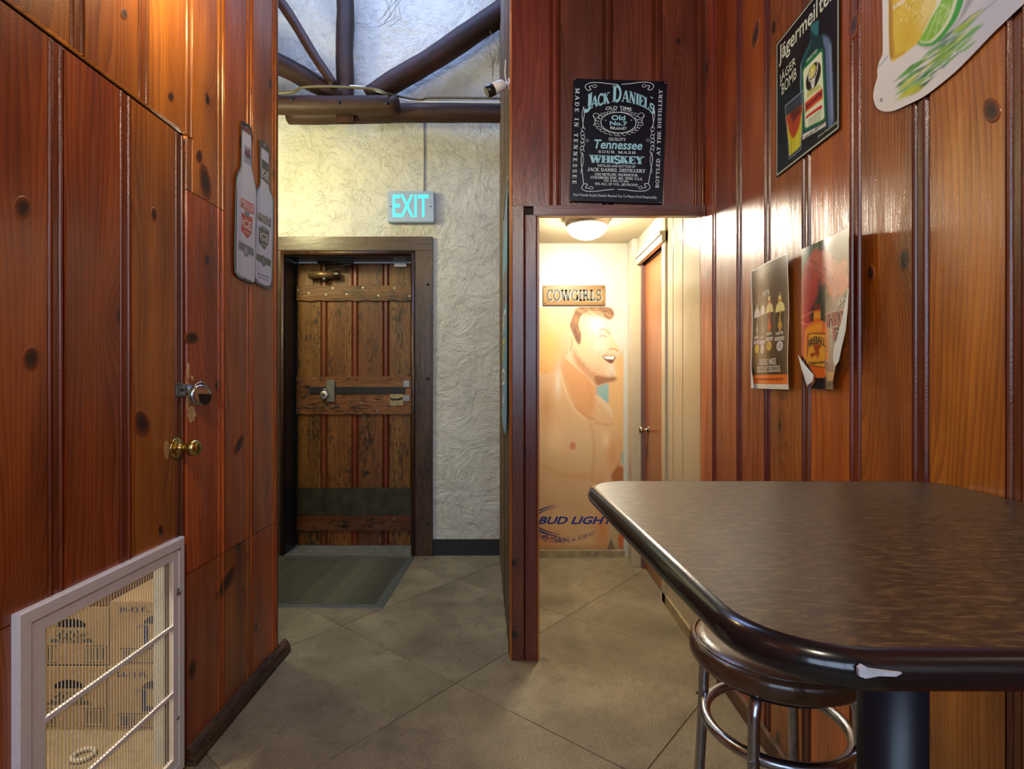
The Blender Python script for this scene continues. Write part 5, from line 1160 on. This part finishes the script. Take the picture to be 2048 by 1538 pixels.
def fcurl(x, y):
    t = (x-fl_)/(fr_-fl_); s = max(0, (t-.45)/.55)
    d = 0.004+0.040*s*s+0.003*math.sin(t*9)+.004*(1-y/FH)
    k = (XR-0.003-d)/XR; return (1.5-(1.5-x)*k, -d, (y-.03)*k+.03)
outl = FF([(70,215),(240,160),(478,52),(488,280),(486,560),(470,700),(440,800),(402,1000),(356,1100),(348,1190),(372,1260),(345,1400),(345,1490),(140,1480),(185,1415),(182,1360),(30,1175),(26,1120),(50,700)])
outl = [(max(fl_+.0005, min(fr_-.0005, a)), max(.0008, min(FH-.0005, b))) for a, b in outl]
outl[0:3] = [(fl_+.001, FH-.002), ((fl_+fr_)/2, FH-.002), (fr_-.001, FH-.001)]
cv.sheet('print', printmat('curl_print', 0.26, 0.5), fb, fcurl, outline=outl)
def fold(pts, lift, name):
    p3 = [np.array(fcurl(*f2(*p))) for p in pts]; v = [tuple(p+np.array((0, -l, 0))) for p, l in zip(p3, lift)]
    c_ = np.mean(v, 0)+np.array((0, -.006, 0)); v.append(tuple(c_)); n = len(pts)
    o = MB().add(v, [(i, (i+1)%n, n) for i in range(n)]).build(name, ink((206,212,220), 0.5), fb); o.data.polygons.foreach_set('use_smooth', [True]*len(o.data.polygons)); return o
fold([(488,560),(492,760),(480,960),(455,1090),(448,1230),(410,1275),(372,1262),(350,1190),(358,1100),(402,1000),(440,800)], [0,.004,.006,.008,.014,.012,.006,.002,.002,.001,.001], 'folded_edge')
fold([(28,1172),(100,1265),(182,1358),(186,1412),(150,1450),(136,1482),(70,1300)], [.001,.003,.004,.008,.012,.006,.004], 'folded_corner')
w_, o_, k_ = Ink(), Ink(), Ink()
a = f2(195, 1040); text(k_, 'FIREBALL', a[0], a[1], .088, .022, bold=0.02, warp=lambda p, q: (p, q-.012*(p/.044)**2)); a = f2(195, 1240); text(k_, 'CINNAMON WHISKY', a[0], a[1]-.002, .082, .008, bold=0.02)
a = f2(432, 670); text(w_, 'FIREBALL', a[0]-.002, a[1], .044, .016, bold=0.02, rot=26, warp=lambda p, q: (p, q-.006*(p/.022)**2))
a = f2(370, 850); serif(w_, 'FIRE', a[0], a[1], .082, .040, T=.34, t=.17, sw=.12, st=.12); serif(o_, 'FIRE', a[0], a[1], .082, .038, T=.25, t=.1, sw=.08, st=.07); a = f2(378, 985); serif(w_, 'F', a[0]-.006, a[1], .022, .038, T=.34, t=.17, sw=.12, st=.12); serif(o_, 'F', a[0]-.006, a[1], .022, .036, T=.25, t=.1, sw=.08, st=.07)
fc = list(np.linspace(fl_, fr_, 26)[1:-1])
for ik, c_, dd in ((w_, (226,220,206), .0010), (o_, (150,44,34), .0016), (k_, (40,22,12), .0010)):
    ik.lay('lettering', ink(c_), fb, lambda x, y, dd=dd: tuple(np.array(fcurl(x, y))+np.array((0,-dd,0))), fc)

# ------------------------------------------------------------------ bottle-shaped sign on the left wall
bs = empty('bottle_sign', (XL+0.004, 2.20, 1.60), R(90), label='two frosted bottle shapes on one cut-out sign beside the exit passage', cat='sign')
def b2(zx, zy): a, z = onL(440+zx/4.272, 230+zy/4.272); return (a-2.20, z-1.60)
def BB(L_): return [b2(*p) for p in L_]
L1 = [(170,70),(185,55),(250,100),(268,160),(262,220),(262,440),(285,560),(300,640),(308,620),(330,560),(325,240),(340,215),(400,260),(412,320),(408,420),(410,600),(440,700),(448,800),(446,1000),(438,1300),(436,1440),(415,1485),(370,1480),(300,1440),(285,1425),(250,1435),(180,1410),(125,1370),(108,1300),(110,1000),(120,640),(125,520),(160,440),(168,300)]
ol = Canvas.smooth(BB(L1), True, 4); us, vs = ol[:,0], ol[:,1]
cv = Canvas(us.min(), us.max(), vs.min(), vs.max(), 0.0022, lin((26,32,42)))
for i, (body, cap) in enumerate((([(184,120),(250,160),(256,430),(280,560),(296,680),(292,900),(284,1400),(250,1412),(190,1385),(140,1345),(128,1280),(135,700),(138,540),(176,440)], [(180,85),(255,130),(258,185),(184,130)]),
                                 ([(345,270),(402,310),(404,600),(432,700),(438,820),(430,1300),(424,1430),(395,1458),(330,1432),(296,1390),(292,1330),(302,900),(306,680),(338,580)], [(338,235),(404,280),(406,330),(342,275)]))):
    cv.poly(BB(body), (212,216,248), .0025, sm=True); bm_ = np.mean(BB(body), 0)
    cv.glow((bm_[0]-.055, bm_[1]), .018, .4, (150,160,222), .45); cv.glow(bm_, .05, .18, (214,216,240), .0)
    cv.poly(BB(cap), (120,52,60) if i == 0 else (40,44,54), .002); nk = [(196,250),(256,300),(258,440),(190,395)] if i == 0 else [(346,370),(404,420),(404,600),(342,540)]; cv.poly(BB(nk), (150,160,205) if i == 0 else (34,36,44), .002)
    if i == 0: cv.poly(BB([(205,280),(225,300),(240,290),(245,340),(225,370),(208,345)]), (120,36,52), .003, .9)
    lab = [(160,700),(280,768),(280,856),(158,782)] if i == 0 else [(310,825),(426,890),(424,965),(308,892)]; cv.poly(BB(lab), (196,54,52) if i == 0 else (34,36,44), .0016)
    sh = [(172,830),(268,880),(258,1010),(222,1058),(168,985)] if i == 0 else [(322,950),(410,990),(404,1100),(368,1155),(318,1085)]; cv.poly(BB(sh), (188,42,44) if i == 0 else (44,46,54), .0016)
    cr_ = [(195,800),(215,825),(245,830),(235,870),(200,860)] if i == 0 else [(345,940),(370,955),(392,975),(380,1000),(350,985)]; cv.poly(BB(cr_), (92,100,124), .003, .9)
    bd_ = [(146,1070),(278,1145),(278,1215),(146,1145)] if i == 0 else [(298,1180),(424,1240),(424,1300),(298,1240)]; cv.poly(BB(bd_), (112,116,138) if i == 0 else (66,68,80), .0016); cc = b2(*((210,1160) if i == 0 else (360,1248))); cv.ell(cc, .022, .024, (92,96,116) if i == 0 else (52,54,66), .001); cv.ell(cc, .015, .017, (150,154,176) if i == 0 else (100,104,120), .001)
cv.line(BB([(124,640),(118,1000),(116,1290),(130,1345),(185,1392)]), .003, (196,226,232), .9, .002, True); cv.line(BB([(176,140),(176,440),(135,540),(124,640)]), .003, (196,226,232), .9, .002); cv.line(BB([(440,720),(440,1000),(432,1420)]), .003, (150,220,214), .8, .002)
MB().slab([tuple(p) for p in ol], -0.0012, 0).build('panel', M['black_iron'], bs)
cv.sheet('print', printmat('bottle_print', 0.3, 0.4), bs, flat(0.0017), outline=ol)
w_, d_ = Ink(), Ink()
for i, (lc, ic, ft) in enumerate((((219,776),(216,930),(222,1350)), ((367,893),(366,1040),(356,1395)))):
    a = b2(*lc); text(w_, 'SMIRNOFF', a[0], a[1], .112, .032, bold=0.004); a = b2(*ic); text(w_, 'ICE', a[0], a[1], .075, .030, bold=0.012)
    a = b2(ic[0]+2, ic[1]+40); text(w_, 'Triple Filtered', a[0], a[1], .082, .012); a = b2(ic[0]+2, ic[1]+75); text(w_, 'ORIGINAL', a[0], a[1], .055, .008)
a = b2(375, 500); text(w_, 'ICE', a[0], a[1], .06, .026, bold=0.03); a = b2(375, 540); text(w_, 'TRIPLE BLACK', a[0], a[1], .076, .010, bold=.02)
a = b2(226, 345); text(d_, 'ICE', a[0], a[1], .05, .016, bold=.02); a = b2(360, 1372); text(d_, 'Be sure. Sip smoothly.', a[0], a[1], .105, .012); a = b2(360, 1400); text(d_, 'Drink responsibly.', a[0], a[1], .085, .010)
w_.lay('lettering', ink((238,236,240)), bs, flat(0.0022)); d_.lay('lettering', ink((70,76,104)), bs, flat(0.0022))

# ------------------------------------------------------------------ blue poster on the partition's alcove face
fo = fdir+math.pi; pnear = Vector((PX+0.002, YP+0.0175, 0))+ex*0.62
bpz = 1.00
bpo = empty('hanging_poster', (pnear.x-0.012, pnear.y, bpz), fo, label='bright blue hanging poster on the passage side of the partition', cat='poster')
wv = lambda x, y: (x, -0.004-0.014*math.sin(x*5.0)*(.5+.5*math.cos(y*2.2))-0.006*(y < .1)*(.1-y)*10, y)
cv = Canvas(0.0, 0.58, 0, 1.16, 0.012, lin((24,132,178)))
cv.poly([(0,.62),(.58,.62),(.58,.78),(0,.78)], (58,52,78), .02); cv.poly([(0,.88),(.58,.86),(.58,1.2),(0,1.2)], (70,96,130), .03); cv.poly([(0,.80),(.58,.80),(.58,.98),(0,.96)], (40,160,190), .02)
cv.sheet('print', printmat('banner_print', 0.35, 0.3), bpo, wv, outline=[(.0,.14),(.30,.07),(.56,.0),(.579,.02),(.579,1.159),(.0,1.15)])
w_, y_ = Ink(), Ink(); text(w_, 'ENT', .36, .54, .34, .10, bold=.02); text(w_, 'ED', .38, .27, .26, .08, bold=.02); text(w_, 'by', .42, .16, .14, .07, bold=.02); text(y_, '17', .36, .40, .26, .11, bold=.02)
cz = list(np.linspace(.05, .55, 12))
w_.lay('lettering', ink((232,236,236)), bpo, lambda x, y: tuple(np.array(wv(x, y))+np.array((0,-.0012,0))), cz); y_.lay('lettering', ink((206,206,52)), bpo, lambda x, y: tuple(np.array(wv(x, y))+np.array((0,-.0012,0))), cz)

# ------------------------------------------------------------------ security camera on the partition edge
sc_ = empty('security_camera', (PX-0.003, YP+0.05, onY(YP+.05)(0, 168)[1]), 0, label='small white bullet security camera on the partition edge', cat='camera')
MB().lathe([(0.028,0.0),(0.028,-0.008),(0.022,-0.012),(0.0001,-0.012)], 20, (0.002,0,0), 'x').build('mount', M['white_plastic'], sc_, smooth=True)
MB().tube([(-.008,0,0),(-.026,-.004,.0),(-.036,-.008,-.004)], 0.009, 10).build('bracket_arm', M['white_plastic'], sc_, smooth=True)
ax = Vector((-.094,-.022,-.056)).normalized(); s0 = Vector((-.026,-.002,-.001))
MB().tube([s0, s0+ax*.008, s0+ax*.012, s0+ax*.062], [.014,.022,.024,.026], 20).build('camera_body', M['white_plastic'], sc_, smooth=True)
MB().tube([s0+ax*.0622, s0+ax*.094, s0+ax*.098], [.0264,.0264,.021], 20).build('lens_hood', M['black_plastic'], sc_, smooth=True)

# ------------------------------------------------------------------ ceiling lamp in the restroom passage
lx, ly = (1174-CX)*3.25/F, 3.25
lamp = empty('ceiling_lamp', (lx, ly, 2.2275), 0, label='flush ceiling lamp with frosted glass dome in the restroom passage', cat='lamp')
MB().lathe([(0.0001,0.0),(0.138,0.0),(0.138,-0.012),(0.128,-0.040),(0.122,-0.052),(0.112,-0.052),(0.0001,-0.05)], 40).build('canopy', M['lamp_metal'], lamp, smooth=True)
MB().lathe([(0.118,-0.053),(0.116,-0.066),(0.104,-0.086),(0.082,-0.104),(0.05,-0.118),(0.02,-0.124),(0.0001,-0.125)], 40).build('glass_dome', M['glass_dome'], lamp, smooth=True)
MB().lathe([(0.0001,-0.1255),(0.009,-0.1255),(0.011,-0.132),(0.006,-0.140),(0.0001,-0.142)], 16).build('finial', M['lamp_metal'], lamp, smooth=True)

# ------------------------------------------------------------------ bar table
tb_ = empty('bar_table', (0.52, 0.74, 0), 0, label='tall square bar table with brown laminate top and black edge', cat='table')
corners = [(0.148,1.086,.075),(0.192,0.402,.085),(0.850,0.400,.06),(0.846,1.080,.06)]
def rounded(cs, n=10):
    out = []
    for i in range(len(cs)):
        p = Vector(cs[i][:2]); a = (Vector(cs[i-1][:2])-p).normalized(); b = (Vector(cs[(i+1)%len(cs)][:2])-p).normalized(); r = cs[i][2]
        h = math.acos(max(-1, min(1, a.dot(b))))/2; d = r/math.tan(h); c = p+(a+b).normalized()*(r/math.sin(h)); p0, p1 = p+a*d, p+b*d
        a0 = math.atan2(*(p0-c).yx); a1 = math.atan2(*(p1-c).yx); da = (a1-a0+math.pi)%(2*math.pi)-math.pi
        out += [(c.x+r*math.cos(a0+da*k/n)-.52, c.y+r*math.sin(a0+da*k/n)-.74) for k in range(n+1)]
    return out
ot = rounded(corners); n = len(ot); TZ = 1.05; TT_ = 0.030
nr = []
for i in range(n):
    a, b = Vector(ot[i-1]), Vector(ot[(i+1)%n]); t = (b-a).normalized(); nr.append(Vector((-t.y, t.x)) if Vector((-t.y, t.x)).dot(Vector(ot[i])) > 0 else Vector((t.y, -t.x)))
ins = [Vector(p)-nn*0.004 for p, nn in zip(ot, nr)]
MB().prism([tuple(p) for p in ins], TZ-0.028, TZ).build('tabletop', M['laminate'], tb_, label='mottled brown laminate top')
pf = [(-0.004, 0.0), (0.001, -0.0008), (0.006, -0.004), (0.0095, -0.010), (0.0105, -0.016), (0.009, -0.023), (0.005, -0.028), (-0.001, -TT_), (-0.02, -TT_)]
vs_ = [(*(Vector(p)+nn*o), TZ+z+0.0002) for p, nn in zip(ot, nr) for o, z in pf]; m_ = len(pf)
o = MB().add(vs_, [(i*m_+j, i*m_+j+1, ((i+1)%n)*m_+j+1, ((i+1)%n)*m_+j) for i in range(n) for j in range(m_-1)]).build('edge_band', M['tband'], tb_, smooth=True, label='glossy black bullnose edge')
MB().lathe([(0.041,0.03),(0.041,1.02)], 36, (0,0,0)).build('column', M['column'], tb_, smooth=True)
MB().box(-.2, .2, -.035, .035, 1.008, 1.0195).box(-.035, .035, -.2, .2, 1.008, 1.0195).build('top_spider', M['column'], tb_)
for k in range(4):
    a = k*math.pi/2+math.pi/4; MB().add([(0.03*math.cos(a+s), 0.03*math.sin(a+s), .05) for s in (-.8,.8)]+[(.30*math.cos(a)+.03*math.cos(a+s), .30*math.sin(a)+.03*math.sin(a+s), .022) for s in (1.57,-1.57)]+[(0.03*math.cos(a+s), 0.03*math.sin(a+s), .004) for s in (-.8,.8)]+[(.30*math.cos(a)+.03*math.cos(a+s), .30*math.sin(a)+.03*math.sin(a+s), .004) for s in (1.57,-1.57)],
        [(0,1,2,3),(4,7,6,5),(0,3,7,4),(1,5,6,2),(2,6,7,3),(0,4,5,1)]).build('base_foot', M['column'], tb_)
sx = lambda px, py: ((px-CX)*0.386/F-.52, HC+(HY-py)*0.386/F)
ye = 0.401-0.0106-.74
MB().slab([sx(*p) for p in [(1724,1342),(1732,1336),(1748,1345),(1790,1350),(1812,1352),(1800,1359),(1765,1358),(1738,1363),(1725,1358)]], ye-0.0008, ye+0.002).build('scuff', plain('chipped_laminate', lin((190,196,205)), 0.7, var=0.2, vscale=90), tb_)

# ------------------------------------------------------------------ bar stool
st = empty('bar_stool', (0.553, 1.135, 0), R(0), label='round brown vinyl bar stool with tubular steel legs under the table', cat='stool')
RS = 0.172
MB().lathe([(0.0001,0.712),(0.08,0.714),(0.14,0.711),(0.158,0.706),(0.160,0.704)], 56).build('seat', M['leather'], st, smooth=True, label='brown vinyl seat')
MB().lathe([(0.158,0.7045),(0.165,0.705),(0.171,0.697),(0.173,0.686),(0.172,0.672),(0.166,0.664),(0.150,0.662),(0.0001,0.662)], 56).build('seat_band', M['leather'], st, smooth=True)
MB().tube([(0.161*math.cos(t), 0.161*math.sin(t), 0.7055) for t in np.linspace(0, 2*math.pi, 57)[:-1]], 0.0024, 8, closed=True).build('piping', M['leather'], st, smooth=True)
MB().lathe([(0.09,0.636),(0.13,0.640),(0.135,0.6615),(0.0001,0.6615)], 32).build('swivel_plate', M['black_iron'], st, smooth=True)
for a in (140, 230, 320, 50):
    c_, s_ = math.cos(R(a)), math.sin(R(a)); pth = [(0.085,.648),(.115,.648),(.135,.640),(.146,.622),(.150,.595),(.156,.45),(.172,.20),(.188,.012)]
    pth = Canvas.smooth(pth, False, 4); MB().tube([(r*c_, r*s_, z) for r, z in pth], 0.0115, 12).build('leg', M['steel'], st, smooth=True)
    MB().lathe([(0.0001,0.0),(0.014,0.0),(0.015,0.014),(0.012,0.022),(0.0001,0.022)], 14, (.1885*c_, .1885*s_, 0)).build('foot_cap', M['black_plastic'], st, smooth=True)
    MB().tube([(.134*c_, .134*s_, .535), (.168*c_, .168*s_, .535)], 0.005, 8).build('rivet', M['dull_steel'], st, smooth=True)
for name, rad, z, r in (('support_ring', .140, .535, .0115), ('foot_ring', .151, .275, .0115)):
    MB().tube([(rad*math.cos(t), rad*math.sin(t), z) for t in np.linspace(0, 2*math.pi, 65)[:-1]], r, 12, closed=True).build(name, M['steel'], st, smooth=True)

# ------------------------------------------------------------------ door mat
mx0, mx1, my0, my1 = -2.0, -0.70, 2.976, 3.85
dm = empty('door_mat', ((mx0+mx1)/2, (my0+my1)/2, 0.0), R(-1.2), label='dark ribbed rubber door mat in front of the exit door', cat='mat')
hw, hd = (mx1-mx0)/2, (my1-my0)/2
bo = MB(); ring = [(hw,hd,.001),(hw-.004,hd-.004,.004),(hw-.045,hd-.045,.007)]
for i in range(2):
    (a,b,z),(c,d,y) = ring[i], ring[i+1]; bo.add([(-a,-b,z),(a,-b,z),(a,b,z),(-a,b,z),(-c,-d,y),(c,-d,y),(c,d,y),(-c,d,y)], [(k,(k+1)%4,4+(k+1)%4,4+k) for k in range(4)])
bo.build('border', M['mat_border'], dm)
MB().box(-hw+.045, hw-.045, -hd+.045, hd-.045, .002, .006).build('mat_base', M['rubber_mat'], dm)
rb = mesh(*(lambda mb: (mb.v, mb.f))(MB().box(-hw+.05, hw-.05, -.0045, .0045, .006, .0088)), 'rib')
for k in range(52): link('rib', rb, M['rubber_mat'], dm, loc=(0, -hd+.055+k*(2*hd-.11)/51, 0))

# ------------------------------------------------------------------ beer cartons in the closet
def carton(x0, x1, y0, y1, z0, z1, label, kind, top='closed'):
    c = empty('carton', ((x0+x1)/2, y0, z0), 0, label=label, cat='carton', group='beer cartons stacked in the closet'); w, d, h = x1-x0, y1-y0, z1-z0
    if top == 'open':
        mb = MB(); t = .004
        mb.box(-w/2, w/2, 0, t, 0, h).box(-w/2, w/2, d-t, d, 0, h).box(-w/2, -w/2+t, t, d-t, 0, h).box(w/2-t, w/2, t, d-t, 0, h).box(-w/2, w/2, 0, d, 0, t); mb.build('body', M['cardboard'], c)
        MB().add([(-w/2,d,h),(w/2,d,h),(w/2,d+.01,h+.10),(-w/2,d+.01,h+.10)], [(0,1,2,3)]).build('flap', M['cardboard'], c)
        MB().add([(w/2,t,h),(w/2,d-t,h),(w/2+.002,d-t,h+.055),(w/2+.002,t,h+.055)], [(0,1,2,3)]).build('flap', M['cardboard'], c)
    else:
        MB().box(-w/2, w/2, 0, d, 0, h-.003).build('body', M['cardboard'], c)
        for s in (0, 1): MB().box(-w/2, w/2, s*d/2+.0015, (s+1)*d/2-.0015, h-.0028, h).build('flap', M['cardboard'], c)
    hole = Ink(); hole.quad([(.001*0+.055*math.cos(t)-.0, h*.66+.030*math.sin(t)) for t in np.linspace(0, math.pi, 14)])
    hx = 0.0 if kind == 'a' else w*.16
    hole.v = [(x+hx, y) for x, y in hole.v]; hole.lay('hand_hole', ink((10,9,8), .9), c, flat(.0007))
    b = Ink()
    if kind == 'a':
        tri = Ink(); tri.quad([(-.082,h*.40),(.082,h*.40),(.055,h*.52),(.03,h*.60),(-.03,h*.60),(-.055,h*.52)]); tri.lay('logo_patch', ink((74,78,80), .7), c, flat(.0008))
        k = Ink(); text(k, 'Coors', 0, h*.56, .13, .045, bold=.02, shear=.2); text(k, 'LIGHT', 0, h*.445, .085, .022, bold=.01); k.lay('lettering', ink((168,142,98), .7), c, flat(.0014))
        for s in (-1, 1): b.ribbon([(s*.088-.038,h*.06),(s*.088+.038,h*.06),(s*.088+.038,h*.34),(s*.088-.038,h*.34)], .003, closed=True)
        for s in (-1, 1):
            for q in range(9): b.quad([(s*.088-.03+q*.0068,h*.10),(s*.088-.03+q*.0068+.0015+.002*(q%3)/2,h*.10),(s*.088-.03+q*.0068+.0015+.002*(q%3)/2,h*.31),(s*.088-.03+q*.0068,h*.31)])
        b.lay('print', ink((66,70,66), .7), c, flat(.0008))
    else:
        text(b, '24-12 FL. OZ.', -w*.05, h*.88, w*.66, .018, bold=.01); text(b, 'Lite', w*.20, h*.47, .13, .075, bold=.05); text(b, 'a fine pilsner', -w*.02, h*.66, .07, .02, rot=30)
        b.ribbon([(-w*.36,h*.05),(w*.22,h*.05),(w*.22,h*.27),(-w*.36,h*.27)], .003, closed=True)
        for q in range(14): b.quad([(-w*.32+q*.0088,h*.08),(-w*.32+q*.0088+.002+.002*(q%3)/2,h*.08),(-w*.32+q*.0088+.002+.002*(q%3)/2,h*.24),(-w*.32+q*.0088,h*.24)])
        b.lay('print', ink((38,48,104), .7), c, flat(.0008))
    return c
carton(-1.717, -1.447, 1.93, 2.33, 0.0045, 0.230, 'cardboard beer carton with a grey mountain logo on the closet floor', 'a')
carton(-1.440, -1.172, 1.925, 2.32, 0.0045, 0.232, 'cardboard beer carton with blue lettering on the closet floor', 'b')
carton(-1.712, -1.442, 1.935, 2.32, 0.231, 0.440, 'open cardboard beer carton with a grey mountain logo atop another', 'a', 'open')
carton(-1.436, -1.170, 1.93, 2.32, 0.233, 0.462, 'cardboard beer carton with blue lettering stacked on its twin', 'b')
tp = MB().tube([(.030*math.cos(t), .030*math.sin(t), .0085) for t in np.linspace(0, 2*math.pi, 33)[:-1]], 0.008, 10, closed=True).build('tape_roll', plain('clear_tape', (0.62,0.62,0.58), 0.25), smooth=True, loc=(-1.42, 1.79, 0.004))
tag(tp, 'pale roll of tape lying on the closet floor', 'tape')
